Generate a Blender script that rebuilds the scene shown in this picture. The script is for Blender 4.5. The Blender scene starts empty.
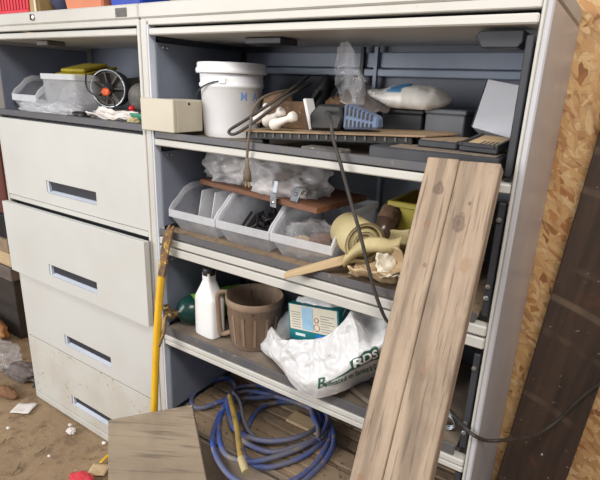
import bpy, bmesh, math, random
from mathutils import Vector, Matrix, Euler, noise
PI = math.pi
S = bpy.context.scene
C = S.collection
random.seed(7)

# ------------------------------------------------------------------ colours / materials
def lin(c):
    return tuple(((v/255)/12.92 if v/255 <= .04045 else ((v/255+.055)/1.055)**2.4) for v in c) + (1.0,)

class NT:
    def __init__(s, name):
        s.m = bpy.data.materials.new(name); s.m.use_nodes = True
        s.t = s.m.node_tree; s.b = s.t.nodes['Principled BSDF']; s.out = s.t.nodes['Material Output']
    def n(s, kind, **kw):
        nd = s.t.nodes.new(kind)
        for k, v in kw.items():
            if hasattr(nd, k) and k not in nd.inputs: setattr(nd, k, v)
            else: nd.inputs[k].default_value = v
        return nd
    def l(s, a, b): s.t.links.new(a, b)
    def coord(s, scale=(1, 1, 1), rot=(0, 0, 0), loc=(0, 0, 0)):
        tc = s.n('ShaderNodeTexCoord'); mp = s.n('ShaderNodeMapping')
        mp.inputs['Scale'].default_value = scale; mp.inputs['Rotation'].default_value = rot
        mp.inputs['Location'].default_value = loc
        s.l(tc.outputs['Object'], mp.inputs['Vector']); return mp.outputs[0]
    def noise(s, vec, scale, detail=4, rough=.55, dist=0):
        nd = s.n('ShaderNodeTexNoise'); nd.inputs['Scale'].default_value = scale
        nd.inputs['Detail'].default_value = detail; nd.inputs['Roughness'].default_value = rough
        nd.inputs['Distortion'].default_value = dist
        s.l(vec, nd.inputs['Vector']); return nd
    def ramp(s, fac, stops, interp='LINEAR'):
        r = s.n('ShaderNodeValToRGB'); e = r.color_ramp.elements; r.color_ramp.interpolation = interp
        while len(e) > 1: e.remove(e[-1])
        e[0].position, e[0].color = stops[0][0], stops[0][1]
        for p, c in stops[1:]:
            x = e.new(p); x.color = c
        s.l(fac, r.inputs[0]); return r.outputs[0]
    def mix(s, fac, a, b, mode='MIX'):
        m = s.n('ShaderNodeMix', data_type='RGBA', blend_type=mode)
        for src, i in ((fac, 0), (a, 6), (b, 7)):
            if hasattr(src, 'links'): s.l(src, m.inputs[i])
            else: m.inputs[i].default_value = src
        return m.outputs[2]
    def math(s, op, a, b=0.0, c=None):
        m = s.n('ShaderNodeMath', operation=op)
        for i, v in enumerate((a, b, c)):
            if v is None: continue
            if hasattr(v, 'links'): s.l(v, m.inputs[i])
            else: m.inputs[i].default_value = v
        return m.outputs[0]
    def bump(s, h, strength=.3, dist=.01):
        b = s.n('ShaderNodeBump'); b.inputs['Strength'].default_value = strength; b.inputs['Distance'].default_value = dist
        s.l(h, b.inputs['Height']); s.l(b.outputs[0], s.b.inputs['Normal'])
G = lambda v: (v, v, v, 1)

def mat(name, c1, c2=None, rough=.6, metal=0, scale=8, lo=.35, hi=.7, bump=0, bscale=40, stretch=(1, 1, 1), spec=.5, c3=None, fine=60, f3=.62, coat=0):
    k = NT(name); v = k.coord(stretch)
    col = lin(c1)
    if c2:
        f = k.ramp(k.noise(v, scale, 6, .6).outputs[0], [(lo, G(0)), (hi, G(1))])
        col = k.mix(f, lin(c1), lin(c2))
    if c3:
        f = k.ramp(k.noise(v, fine, 3, .6).outputs[0], [(f3, G(0)), (f3+.08, G(1))])
        col = k.mix(f, col, lin(c3))
    if hasattr(col, 'links'): k.l(col, k.b.inputs['Base Color'])
    else: k.b.inputs['Base Color'].default_value = col
    k.b.inputs['Roughness'].default_value = rough; k.b.inputs['Metallic'].default_value = metal
    k.b.inputs['Specular IOR Level'].default_value = spec; k.b.inputs['Coat Weight'].default_value = coat
    if bump: k.bump(k.noise(v, bscale, 4).outputs[0], bump)
    return k.m

def clear(name, col, alpha=.5, rough=.25, through=0):
    """frosted / clear plastic: partly see-through"""
    k = NT(name); k.b.inputs['Base Color'].default_value = lin(col); k.b.inputs['Roughness'].default_value = rough
    k.b.inputs['Specular IOR Level'].default_value = .7
    tr = k.n('ShaderNodeBsdfTransparent'); mx = k.n('ShaderNodeMixShader')
    lw = k.n('ShaderNodeLayerWeight'); lw.inputs['Blend'].default_value = .35
    v = k.coord(); nz = k.noise(v, 18, 3)
    f = k.math('ADD', alpha, k.math('MULTIPLY', lw.outputs['Facing'], .35))
    f = k.math('ADD', f, k.math('MULTIPLY', k.math('SUBTRACT', nz.outputs[0], .5), .35))
    f = k.math('MINIMUM', f, 1.0)
    body = k.b.outputs[0]
    if through:
        tl_ = k.n('ShaderNodeBsdfTranslucent'); tl_.inputs[0].default_value = lin(col); m2 = k.n('ShaderNodeMixShader'); m2.inputs[0].default_value = through
        k.l(body, m2.inputs[1]); k.l(tl_.outputs[0], m2.inputs[2]); body = m2.outputs[0]
    k.l(f, mx.inputs[0]); k.l(tr.outputs[0], mx.inputs[1]); k.l(body, mx.inputs[2])
    k.l(mx.outputs[0], k.out.inputs[0]); return k.m

def wood(name, c1, c2, c3, axis='Z', rough=.75, fine=1.0, knots=(), rings=0):
    """plank: grain stretched along one object axis, plus knots at given object points"""
    st = {'X': (1.2, 22, 22), 'Y': (22, 1.2, 22), 'Z': (22, 22, 1.2)}[axis]
    k = NT(name); v = k.coord(tuple(s*fine for s in st)); vo = k.coord()
    wob = k.noise(k.coord((3, 3, 3)), 2.0, 2)
    g = k.noise(v, 1.6, 5, .6, .6)
    col = k.mix(k.ramp(g.outputs[0], [(.34, G(0)), (.5, G(.5)), (.64, G(1))]), lin(c1), lin(c2))
    big = k.noise(vo, 5, 4)
    col = k.mix(k.ramp(big.outputs[0], [(.48, G(0)), (.68, G(.75))]), col, lin(c3))
    fl = k.noise(k.coord(tuple(s*fine*3 for s in st)), 2.5, 3)
    col = k.mix(k.ramp(fl.outputs[0], [(.54, G(0)), (.68, G(.6))]), col, lin(tuple(x*.55 for x in c3)))
    if rings:
        wv = k.n('ShaderNodeTexWave', wave_type='BANDS', bands_direction='X'); wv.inputs['Scale'].default_value = rings; wv.inputs['Distortion'].default_value = 14
        wv.inputs['Detail'].default_value = 2.5; wv.inputs['Detail Scale'].default_value = 1.1
        k.l(k.coord(tuple(1 if q > 10 else .10 for q in st)), wv.inputs['Vector'])
        col = k.mix(k.ramp(wv.outputs['Fac'], [(.62, G(0)), (.97, G(.42))]), col, lin(tuple(x*.66 for x in c3)))
        gr = k.noise(k.coord((5, 5, 2.2)), 2.4, 5, .65)
        col = k.mix(k.ramp(gr.outputs[0], [(.50, G(0)), (.70, G(.65))]), col, lin(tuple(x*.80 for x in c3)))
    for (p, r, kc) in knots:
        sub = k.n('ShaderNodeVectorMath', operation='SUBTRACT'); k.l(vo, sub.inputs[0]); sub.inputs[1].default_value = p
        sc = k.n('ShaderNodeVectorMath', operation='MULTIPLY'); k.l(sub.outputs[0], sc.inputs[0])
        sc.inputs[1].default_value = {'X': (.7, 1, 1), 'Y': (1, .7, 1), 'Z': (1, 1, .7)}[axis]
        ln = k.n('ShaderNodeVectorMath', operation='LENGTH'); k.l(sc.outputs[0], ln.inputs[0])
        d = k.math('ADD', k.math('DIVIDE', ln.outputs['Value'], r), k.math('MULTIPLY', k.math('SUBTRACT', k.noise(vo, 38, 3).outputs[0], .5), 1.7))
        rings = k.ramp(d, [(0, G(.85)), (.4, G(.55)), (.7, G(.8)), (.9, G(.35)), (1.1, G(.30)), (1.3, G(.08)), (1.5, G(.26)), (1.75, G(.04)), (2.0, G(.16)), (2.4, G(0))])
        col = k.mix(rings, col, lin(kc))
    k.l(col, k.b.inputs['Base Color']); k.b.inputs['Roughness'].default_value = rough
    k.bump(g.outputs[0], .25, .004); return k.m

# ------------------------------------------------------------------ mesh builder
class MB:
    def __init__(s): s.bm = bmesh.new(); s.layer = None
    def add(s, vs, fs, M=None, smooth=False, mi=0):
        vv = [s.bm.verts.new((M @ Vector(v)) if M else Vector(v)) for v in vs]
        for f in fs:
            try:
                q = s.bm.faces.new([vv[i] for i in f]); q.smooth = smooth; q.material_index = mi
            except ValueError: pass
        return s
    def merge(s, tb, M=None, smooth=False, mi=0):
        tb.verts.index_update(); vs = [v.co.copy() for v in tb.verts]
        fs = [[v.index for v in f.verts] for f in tb.faces]; tb.free(); return s.add(vs, fs, M, smooth, mi)
    def box(s, x0, x1, y0, y1, z0, z1, bev=0, M=None, mi=0, seg=1):
        tb = bmesh.new(); bmesh.ops.create_cube(tb, size=1)
        for v in tb.verts: v.co = Vector(((x0+x1)/2+v.co.x*(x1-x0), (y0+y1)/2+v.co.y*(y1-y0), (z0+z1)/2+v.co.z*(z1-z0)))
        if bev: bmesh.ops.bevel(tb, geom=tb.edges[:], offset=bev, segments=seg, affect='EDGES', profile=.5)
        return s.merge(tb, M, False, mi)
    def prism(s, poly, a0, a1, axis='X', M=None, bev=0, mi=0):
        """polygon (two other axes in order) extruded along an axis"""
        def mk(p, a): return {'X': (a, p[0], p[1]), 'Y': (p[0], a, p[1]), 'Z': (p[0], p[1], a)}[axis]
        tb = bmesh.new(); n = len(poly)
        A = [tb.verts.new(mk(p, a0)) for p in poly]; B = [tb.verts.new(mk(p, a1)) for p in poly]
        tb.faces.new(A); tb.faces.new(B[::-1])
        for i in range(n): tb.faces.new([A[i], B[i], B[(i+1) % n], A[(i+1) % n]])
        bmesh.ops.recalc_face_normals(tb, faces=tb.faces[:])
        if bev: bmesh.ops.bevel(tb, geom=tb.edges[:], offset=bev, segments=1, affect='EDGES', profile=.5)
        return s.merge(tb, M, False, mi)
    def hexa(s, P, mi=0, bev=0):
        """eight corners: four of one face in order, then the four opposite"""
        tb = bmesh.new(); v = [tb.verts.new(p) for p in P]
        for f in ((0, 1, 2, 3), (7, 6, 5, 4), (0, 4, 5, 1), (1, 5, 6, 2), (2, 6, 7, 3), (3, 7, 4, 0)): tb.faces.new([v[i] for i in f])
        bmesh.ops.recalc_face_normals(tb, faces=tb.faces[:])
        if bev: bmesh.ops.bevel(tb, geom=tb.edges[:], offset=bev, segments=1, affect='EDGES', profile=.5)
        return s.merge(tb, None, False, mi)
    def tube(s, pts, r, seg=8, closed=False, smoothn=4, M=None, mi=0, flat=1.0):
        P = [Vector(p) for p in pts]
        if smoothn and len(P) > 2:
            Q = []; n = len(P); R = r if isinstance(r, (list, tuple)) else None; RR = []
            for i in range(n if closed else n-1):
                if closed: a, b, c, d = P[i-1], P[i], P[(i+1) % n], P[(i+2) % n]
                else: a, b, c, d = P[max(i-1, 0)], P[i], P[i+1], P[min(i+2, n-1)]
                for j in range(smoothn):
                    t = j/smoothn
                    Q.append(.5*((2*b)+(c-a)*t+(2*a-5*b+4*c-d)*t*t+(3*b-a-3*c+d)*t**3))
                    if R: RR.append(R[i]*(1-t)+R[(i+1) % n]*t)
            if not closed:
                Q.append(P[-1])
                if R: RR.append(R[-1])
            P = Q; r = RR if R else r
        n = len(P); rs = r if isinstance(r, (list, tuple)) else [r]*n
        vs = []; up = None
        for i in range(n):
            t = ((P[(i+1) % n]-P[i-1]) if closed else (P[min(i+1, n-1)]-P[max(i-1, 0)]))
            t = t.normalized() if t.length > 1e-9 else Vector((0, 0, 1))
            if up is None: up = t.orthogonal().normalized()
            up = (up-t*up.dot(t)); up = up.normalized() if up.length > 1e-6 else t.orthogonal().normalized()
            w = t.cross(up)
            for k in range(seg):
                a = 2*PI*k/seg; vs.append(P[i]+(up*math.cos(a)*flat+w*math.sin(a))*rs[i])
        fs = []
        for i in range(n if closed else n-1):
            for k in range(seg):
                j = (i+1) % n; fs.append((i*seg+k, i*seg+(k+1) % seg, j*seg+(k+1) % seg, j*seg+k))
        s.add(vs, fs, M, True, mi)
        if not closed:
            s.add(vs[:seg], [tuple(range(seg))[::-1]], M, False, mi); s.add(vs[-seg:], [tuple(range(seg))], M, False, mi)
        return s
    def lathe(s, prof, seg=32, M=None, smooth=True, mi=0, sx=1, sy=1):
        vs = []; fs = []; n = len(prof)
        for i in range(seg):
            a = 2*PI*i/seg
            for r, z in prof: vs.append((r*math.cos(a)*sx, r*math.sin(a)*sy, z))
        for i in range(seg):
            j = (i+1) % seg
            for k in range(n-1):
                q = [i*n+k, j*n+k, j*n+k+1, i*n+k+1]
                fs.append(q)
        tb = bmesh.new(); vv = [tb.verts.new(v) for v in vs]
        for f in fs: tb.faces.new([vv[i] for i in f])
        bmesh.ops.remove_doubles(tb, verts=tb.verts[:], dist=1e-6)
        bmesh.ops.recalc_face_normals(tb, faces=tb.faces[:])
        return s.merge(tb, M, smooth, mi)
    def blob(s, c, rad, amp=.25, freq=3, seed=0, sub=4, floor=None, ridged=False, M=None, mi=0, smooth=True):
        tb = bmesh.new(); bmesh.ops.create_icosphere(tb, subdivisions=sub, radius=1)
        off = Vector((seed*3.7, seed*1.3, -seed*2.1)); rad = Vector(rad); c = Vector(c)
        for v in tb.verts:
            d = v.co.normalized(); h = 0; a = 1
            for o in range(3):
                q = noise.noise(d*freq*(2**o)+off)
                h += a*((1-abs(q)*2.2) if ridged else q); a *= .5
            d = d*(1+amp*h); p = Vector((d.x*rad.x, d.y*rad.y, d.z*rad.z))
            if M: p = M @ p
            v.co = c+p
            if floor is not None and v.co.z < floor: v.co.z = floor+.0005*random.random()
        return s.merge(tb, None, smooth, mi)
    def surf(s, fn, nu, nv, closeu=False, smooth=True, mi=0, cap=False):
        vs = [fn(i/(nu if closeu else nu-1), j/(nv-1)) for i in range(nu) for j in range(nv)]
        fs = []
        for i in range(nu if closeu else nu-1):
            for j in range(nv-1):
                k = (i+1) % nu; fs.append((i*nv+j, k*nv+j, k*nv+j+1, i*nv+j+1))
        if cap: fs.append([i*nv for i in range(nu)][::-1])
        return s.add(vs, fs, None, smooth, mi)
    def build(s, name, m, parent=None, solid=0, M=None, sharp=False, subsurf=0, bevmod=0):
        me = bpy.data.meshes.new(name)
        for x in (m if isinstance(m, (list, tuple)) else [m]): me.materials.append(x)
        if parent is not None: org = wloc(parent)
        elif M is not None: org = Vector((0, 0, 0))
        else:
            xs = [v.co for v in s.bm.verts]
            org = Vector(((min(v.x for v in xs)+max(v.x for v in xs))/2, (min(v.y for v in xs)+max(v.y for v in xs))/2, min(v.z for v in xs)))
        for v in s.bm.verts: v.co -= org
        s.bm.normal_update(); s.bm.to_mesh(me); s.bm.free()
        o = bpy.data.objects.new(name, me); C.objects.link(o)
        if parent is not None: o.parent = parent
        elif M is not None: o.matrix_world = M
        else: o.location = org
        if solid:
            md = o.modifiers.new('solid', 'SOLIDIFY'); md.thickness = solid; md.offset = 0
        if bevmod:
            md = o.modifiers.new('bev', 'BEVEL'); md.width = bevmod; md.segments = 2; md.limit_method = 'ANGLE'
        if subsurf:
            md = o.modifiers.new('ss', 'SUBSURF'); md.levels = md.render_levels = subsurf
        return o
WL = {}
def wloc(o):
    v = Vector((0, 0, 0))
    while o is not None: v += Vector(o.location); o = o.parent
    return v
def tag(o, label=None, cat=None, group=None, kind=None):
    if label: o['label'] = label
    if cat: o['category'] = cat
    if group: o['group'] = group
    if kind: o['kind'] = kind
    return o
def thing(name, loc, label, cat, group=None):
    o = bpy.data.objects.new(name, None); C.objects.link(o); o.location = loc; o.empty_display_size = .05
    return tag(o, label, cat, group)
def dup(o, loc=None, rz=None, label=None, scale=None, top=True):
    c = o.copy(); C.objects.link(c)
    if loc is not None: c.location = loc
    if rz is not None: c.rotation_euler = (0, 0, rz)
    if scale: c.scale = scale
    if label: c['label'] = label
    for ch in list(o.children):
        d = dup(ch, top=False); d.parent = c
    return c
def T(x, y, z): return Matrix.Translation((x, y, z))
def RX(a): return Matrix.Rotation(a, 4, 'X')
def RY(a): return Matrix.Rotation(a, 4, 'Y')
def RZ(a): return Matrix.Rotation(a, 4, 'Z')
def frame(o, x, y):
    """matrix with origin o, x axis along x, z axis as close to y as possible (y = up hint)"""
    x = Vector(x).normalized(); z = Vector(y); z = (z-x*z.dot(x)).normalized(); yy = z.cross(x)
    m = Matrix((x, yy, z)).transposed().to_4x4(); m.translation = Vector(o); return m
def text_mesh(txt, size, shear=0, spacing=1.0, offset=0):
    cu = bpy.data.curves.new('lettering', 'FONT'); cu.body = txt; cu.size = size; cu.resolution_u = 3
    cu.shear = shear; cu.space_character = spacing; cu.offset = offset
    o = bpy.data.objects.new('lettering', cu); C.objects.link(o)
    dg = bpy.context.evaluated_depsgraph_get(); me = bpy.data.meshes.new_from_object(o.evaluated_get(dg))
    C.objects.unlink(o); bpy.data.objects.remove(o); bpy.data.curves.remove(cu)
    vs = [tuple(v.co) for v in me.vertices]; fs = [tuple(p.vertices) for p in me.polygons]; bpy.data.meshes.remove(me)
    return vs, fs
def wrinkle(p, f, amp, seed=0):
    p = Vector(p)*f+Vector((seed*5.1, seed*2.3, seed*7.7))
    return amp*((1-2.4*abs(noise.noise(p)))+.5*(1-2.4*abs(noise.noise(p*2.1)))+.3*noise.noise(p*4.3))

# ------------------------------------------------------------------ material library
M_ = {}
M_['paint'] = mat('cabinet_enamel', (199, 197, 191), (186, 183, 175), rough=.42, scale=3, lo=.4, hi=.75, c3=(150, 138, 120), fine=38, f3=.73)
M_['drawer'] = mat('drawer_enamel', (199, 199, 195), (191, 189, 183), rough=.42, scale=2.5, lo=.4, hi=.75, c3=(150, 140, 125), fine=30, f3=.76)
M_['drawerworn'] = mat('worn_drawer_enamel', (197, 195, 187), (183, 177, 165), rough=.5, scale=4, lo=.4, hi=.75, c3=(140, 116, 90), fine=42, f3=.655)
M_['side'] = mat('side_enamel', (192, 192, 196), (182, 180, 182), rough=.25, scale=4, c3=(226, 226, 226), fine=26, f3=.75)
M_['flange'] = mat('pale_blue_enamel', (206, 212, 224), (190, 198, 212), rough=.4, scale=5)
M_['blue'] = mat('blue_grey_steel', (120, 126, 140), (104, 111, 127), rough=.5, scale=4, c3=(120, 122, 128), fine=40, f3=.7)
M_['bluelite'] = mat('light_blue_steel', (156, 168, 188), (136, 150, 172), rough=.45, scale=5)
M_['lip'] = mat('charcoal_shelf_steel', (82, 83, 90), (96, 92, 90), rough=.5, scale=9, c3=(130, 118, 105), fine=50, f3=.64)
M_['dust'] = mat('dusty_shelf', (158, 136, 110), (134, 114, 94), rough=.9, scale=9, c3=(96, 80, 68), fine=60, f3=.6, bump=.3)
M_['dustgrey'] = mat('dusty_grey_shelf', (140, 126, 110), (112, 100, 90), rough=.85, scale=9, c3=(142, 126, 108), fine=50, f3=.6)
M_['dark'] = mat('dark_grey_metal', (58, 60, 66), (44, 45, 50), rough=.5, scale=8)
M_['black'] = mat('black_plastic', (30, 30, 32), (42, 40, 38), rough=.5, scale=12)
M_['cavity'] = mat('near_black_shade', (34, 34, 42), (46, 46, 54), rough=.6, scale=20)  # near-black colour stands in for shade in handle recesses and drawer gaps
M_['steel'] = mat('galvanised_steel', (178, 184, 190), (140, 146, 152), rough=.35, metal=.8, scale=30)
M_['chrome'] = mat('bright_steel', (200, 200, 200), rough=.25, metal=1)
M_['white'] = mat('white_plastic', (240, 240, 240), (228, 228, 226), rough=.4, scale=4)
M_['pail'] = mat('pail_plastic', (248, 249, 252), (238, 238, 238), rough=.38, scale=5, lo=.55, hi=.85)
M_['ink'] = mat('blue_print', (122, 152, 200), rough=.5)
M_['cord'] = mat('black_cord', (48, 44, 42), (70, 64, 58), rough=.6, scale=30)
M_['cordtan'] = mat('tan_cord', (120, 106, 92), (96, 84, 74), rough=.7, scale=40)
M_['brown'] = mat('brown_dusty_cloth', (112, 88, 66), (84, 64, 50), rough=.95, scale=20, bump=.5, c3=(140, 118, 92), fine=70)
M_['bin'] = clear('frosted_bin_plastic', (229, 230, 234), .22, .28, .6)
M_['binrim'] = clear('frosted_bin_rim', (236, 237, 240), .58, .28, .4)
M_['film'] = clear('clear_film', (226, 226, 230), .13, .06, .2)
M_['filmwhite'] = clear('milky_film', (238, 238, 241), .50, .16, .45)
M_['bag'] = mat('white_bag_film', (210, 210, 211), (196, 195, 193), rough=.34, scale=9, lo=.5, hi=.8)
M_['green_ink'] = mat('green_ink', (34, 88, 66), rough=.5)
M_['hose'] = mat('blue_hose_rubber', (52, 82, 158), (104, 104, 118), rough=.6, scale=9, lo=.36, hi=.62, c3=(128, 116, 106), fine=26, f3=.56)
M_['hosedust'] = mat('dusty_hose_rubber', (112, 106, 104), (88, 92, 116), rough=.8, scale=16)
M_['yellow'] = mat('yellow_paint', (232, 184, 36), (222, 170, 40), rough=.45, scale=10, c3=(110, 74, 44), fine=34, f3=.70)
M_['rust'] = mat('rusty_yellow_steel', (140, 106, 62), (92, 72, 58), rough=.8, scale=24, lo=.42, hi=.6, c3=(216, 176, 70), fine=46, f3=.58)
M_['brass'] = mat('old_brass', (150, 124, 84), (110, 88, 60), rough=.45, metal=.75, scale=30)
M_['tank'] = mat('dark_green_enamel', (18, 62, 56), (14, 50, 46), rough=.25, scale=6)
M_['tanklabel'] = mat('lime_label', (112, 168, 58), (96, 150, 52), rough=.45, scale=10)
M_['lime'] = mat('lime_sticker', (92, 205, 92), rough=.5)
M_['jug'] = mat('dusty_brown_plastic', (146, 124, 104), (120, 99, 82), rough=.7, scale=10, stretch=(2, 2, .6), c3=(88, 70, 56), fine=30, f3=.6)
M_['jugin'] = mat('jug_inside', (96, 78, 62), (74, 58, 46), rough=.8, scale=8)
M_['roll'] = mat('tan_paper_tape', (198, 184, 140), (174, 158, 114), rough=.7, scale=8)
M_['rolldark'] = mat('roll_end', (120, 102, 74), (150, 130, 94), rough=.85, scale=40)
M_['card'] = mat('cardboard', (200, 176, 138), (182, 156, 120), rough=.85, scale=10, stretch=(1, 6, 6))
M_['ybin'] = mat('dull_yellow_plastic', (172, 158, 62), (148, 136, 54), rough=.5, scale=7)
M_['bottlebrown'] = mat('brown_bottle', (86, 68, 58), (70, 54, 46), rough=.25, scale=7)
M_['plank_red'] = wood('red_brown_board', (128, 86, 60), (108, 70, 50), (86, 58, 44), 'X', .6)
M_['teal'] = mat('teal_card', (0, 118, 124), (6, 104, 112), rough=.5, scale=8)
M_['bluecard'] = mat('bright_blue_card', (20, 118, 205), rough=.5)
M_['cream'] = mat('cream_card', (222, 214, 196), (210, 202, 184), rough=.6, scale=9)
M_['skyink'] = mat('pale_blue_print', (140, 184, 214), (170, 200, 216), rough=.6, scale=30)
M_['greyink'] = mat('grey_print', (150, 146, 140), rough=.7)
M_['paleink'] = mat('pale_lettering', (214, 226, 224), rough=.6)
M_['orange'] = mat('orange_plastic', (226, 92, 40), rough=.45)
M_['orangebox'] = mat('faded_orange_plastic', (206, 128, 92), (196, 116, 82), rough=.55, scale=6)
M_['red'] = mat('coral_red_plastic', (214, 62, 74), (200, 52, 64), rough=.5, scale=8)
M_['redball'] = mat('red_plastic', (214, 30, 40), rough=.4)
M_['navy'] = mat('navy_fabric', (50, 52, 84), (40, 42, 68), rough=.7, scale=10)
M_['cobalt'] = mat('cobalt_plastic', (26, 66, 176), (20, 54, 152), rough=.35, scale=6)
M_['olive'] = mat('olive_plastic', (128, 130, 62), (104, 106, 50), rough=.55, scale=14)
M_['tan'] = mat('tan_canvas', (170, 140, 92), (150, 122, 78), rough=.8, scale=14)
M_['greytool'] = mat('dusty_tool_grey', (104, 100, 96), (80, 76, 74), rough=.65, scale=20, c3=(140, 130, 118), fine=60, f3=.6)
M_['toolblue'] = mat('blue_grey_plastic', (112, 130, 160), (96, 112, 142), rough=.5, scale=10)
M_['greycard'] = mat('pale_grey_board', (206, 208, 214), (194, 196, 204), rough=.5, scale=4)
M_['paper'] = mat('white_paper', (226, 218, 212), (208, 200, 194), rough=.8, scale=14)
M_['ceramic'] = mat('white_ceramic', (238, 232, 224), (220, 212, 200), rough=.35, scale=20)
M_['greycloth'] = mat('grey_cloth', (118, 108, 104), (96, 86, 82), rough=.95, scale=18, bump=.5)
M_['teal_green'] = mat('green_plastic', (44, 130, 104), rough=.5)

# OSB
def osb():
    k = NT('oriented_strand_board')
    col = None
    stops = [(0, lin((166, 122, 78))), (.2, lin((208, 172, 122))), (.42, lin((194, 152, 102))), (.6, lin((218, 188, 142))), (.8, lin((204, 162, 110))), (.93, lin((176, 122, 72))), (1, lin((134, 86, 52)))]
    for i, (rot, sc) in enumerate(((.35, 1), (1.85, 1.15), (-.75, .9), (1.15, 1.3), (.05, 1.0), (-1.3, 1.1), (2.4, 1.4))):
        v = k.coord((1, 1, 1), (0, rot, 0), (i*1.37, i*.7, i*2.1))
        nz = k.noise(v, 16, 3)
        ad = k.n('ShaderNodeMix', data_type='VECTOR'); ad.inputs[0].default_value = .022
        k.l(v, ad.inputs[4]); k.l(nz.outputs['Color'], ad.inputs[5])
        mp = k.n('ShaderNodeMapping'); mp.inputs['Scale'].default_value = (15*sc, 1, 58*sc); k.l(ad.outputs[1], mp.inputs[0])
        vo = k.n('ShaderNodeTexVoronoi'); vo.inputs['Scale'].default_value = 1.0; k.l(mp.outputs[0], vo.inputs['Vector'])
        sp = k.n('ShaderNodeSeparateColor'); k.l(vo.outputs['Color'], sp.inputs[0])
        c = k.ramp(sp.outputs[0], stops)
        gr = k.noise(mp.outputs[0], 3.2, 4, .7, .5)
        c = k.mix(k.ramp(gr.outputs[0], [(.42, G(0)), (.74, G(.5))]), c, lin((172, 124, 76)))
        ed = k.ramp(vo.outputs['Distance'], [(.55, G(0)), (.9, G(.45))])
        c = k.mix(ed, c, lin((120, 76, 42)))
        if col is None: col = c
        else:
            m = k.ramp(sp.outputs[1], [(.60, G(0)), (.62, G(1))]); col = k.mix(m, col, c)
    st = k.noise(k.coord((1, 1, 1)), 7, 4)
    col = k.mix(k.ramp(st.outputs[0], [(.54, G(0)), (.74, G(.4))]), col, lin((164, 112, 68)))
    k.l(col, k.b.inputs['Base Color']); k.b.inputs['Roughness'].default_value = .6
    k.bump(k.noise(k.coord((30, 30, 30)), 1.5, 3).outputs[0], .12); return k.m
M_['osb'] = osb()
def dirt():
    k = NT('dirt_floor'); v = k.coord()
    a = k.noise(v, 3, 6, .65); b = k.noise(v, 45, 5, .7); c = k.noise(v, 14, 4, .6)
    col = k.mix(k.ramp(a.outputs[0], [(.35, G(0)), (.68, G(1))]), lin((136, 113, 87)), lin((160, 136, 106)))
    col = k.mix(k.ramp(c.outputs[0], [(.52, G(0)), (.7, G(.7))]), col, lin((106, 84, 66)))
    col = k.mix(k.ramp(b.outputs[0], [(.62, G(0)), (.72, G(.8))]), col, lin((84, 66, 52)))
    col = k.mix(k.ramp(k.noise(k.coord((1, 1, 1), (0, 0, .4), (3, 1, 0)), 70, 3).outputs[0], [(.69, G(0)), (.74, G(.7))]), col, lin((188, 168, 142)))
    k.l(col, k.b.inputs['Base Color']); k.b.inputs['Roughness'].default_value = .95
    k.bump(b.outputs[0], .5, .01); return k.m
M_['dirt'] = dirt()
def darkwood():
    k = NT('dark_stained_plank'); v = k.coord((14, 14, 1.2)); g = k.noise(v, 2, 5, .6, .5)
    col = k.mix(k.ramp(g.outputs[0], [(.36, G(0)), (.66, G(1))]), lin((56, 44, 37)), lin((78, 60, 47)))
    # arcs left by the saw
    tc = k.coord((1, 1, 1), (0, 0, 0), (.28, 0, .1)); w = k.n('ShaderNodeTexWave', wave_type='RINGS', rings_direction='Y')
    w.inputs['Scale'].default_value = 3.2; w.inputs['Distortion'].default_value = .8; w.inputs['Detail'].default_value = 2
    k.l(tc, w.inputs['Vector'])
    msk = k.ramp(k.noise(k.coord(), 4, 3).outputs[0], [(.5, G(0)), (.62, G(1))])
    f = k.math('MULTIPLY', k.ramp(w.outputs['Fac'], [(.86, G(0)), (.97, G(.45))]), msk)
    col = k.mix(f, col, lin((140, 118, 98)))
    col = k.mix(k.ramp(k.noise(k.coord(), 9, 4).outputs[0], [(.58, G(0)), (.72, G(.6))]), col, lin((112, 66, 42)))
    col = k.mix(k.ramp(k.noise(k.coord(), 60, 2).outputs[0], [(.70, G(0)), (.74, G(.7))]), col, lin((160, 146, 130)))
    k.l(col, k.b.inputs['Base Color']); k.b.inputs['Roughness'].default_value = .7; k.bump(g.outputs[0], .3, .006); return k.m

# ------------------------------------------------------------------ setting
def struct(o): return tag(o, kind='structure')
mb = MB(); n = 60
def fl(u, v):
    x, y = -3.4+u*6.0, -2.6+v*3.1
    return (x, y, -.006+.006*noise.noise(Vector((x*4, y*4, 0)))+.003*noise.noise(Vector((x*17, y*17, 3))))
mb.surf(fl, 120, 80); struct(mb.build('floor', M_['dirt']))
mb = MB(); mb.box(-3.4, 2.6, .462, .475, -.02, 2.45); struct(mb.build('wall_back', M_['osb']))

# ------------------------------------------------------------------ open cabinet (right)
W, D = 1.065, .45
cab = thing('filing_cabinet', (W/2, D/2, 0), 'open beige steel lateral filing cabinet, its shelves full of tools and clutter', 'filing cabinet')
def part(name, m, mb_, parent=None, **kw): return mb_.build(name, m, parent or cab, **kw)
mb = MB(); mb.box(.002, .014, .012, D-.003, .02, 1.604); part('side_panel', M_['blue'], mb)
mb = MB(); mb.box(W-.012, W, .0, D-.003, .02, 1.604, .003); part('side_panel', M_['side'], mb)
mb = MB(); mb.box(.002, .027, 0, .012, .02, 1.604, .002); post = part('front_post', M_['paint'], mb)
mb = MB(); mb.box(.0275, .0335, 0.001, .028, .02, 1.600, .001); part('inner_flange', M_['flange'], mb, post)
mb = MB(); mb.box(W-.019, W-.0125, 0, .028, .02, 1.604, .002); part('front_post', M_['paint'], mb)
mb = MB(); mb.box(.015, W-.013, D-.012, D-.004, .02, 1.604); part('back_panel', M_['blue'], mb)
mb = MB(); mb.box(0, W, -.003, D, 1.606, 1.645, .004); mb.box(.004, W-.02, .001, .03, 1.588, 1.606, .002); part('top_panel', M_['paint'], mb)
mb = MB(); mb.box(.02, W-.02, .02, D-.01, 0, .02); part('base', M_['dark'], mb)
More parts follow.
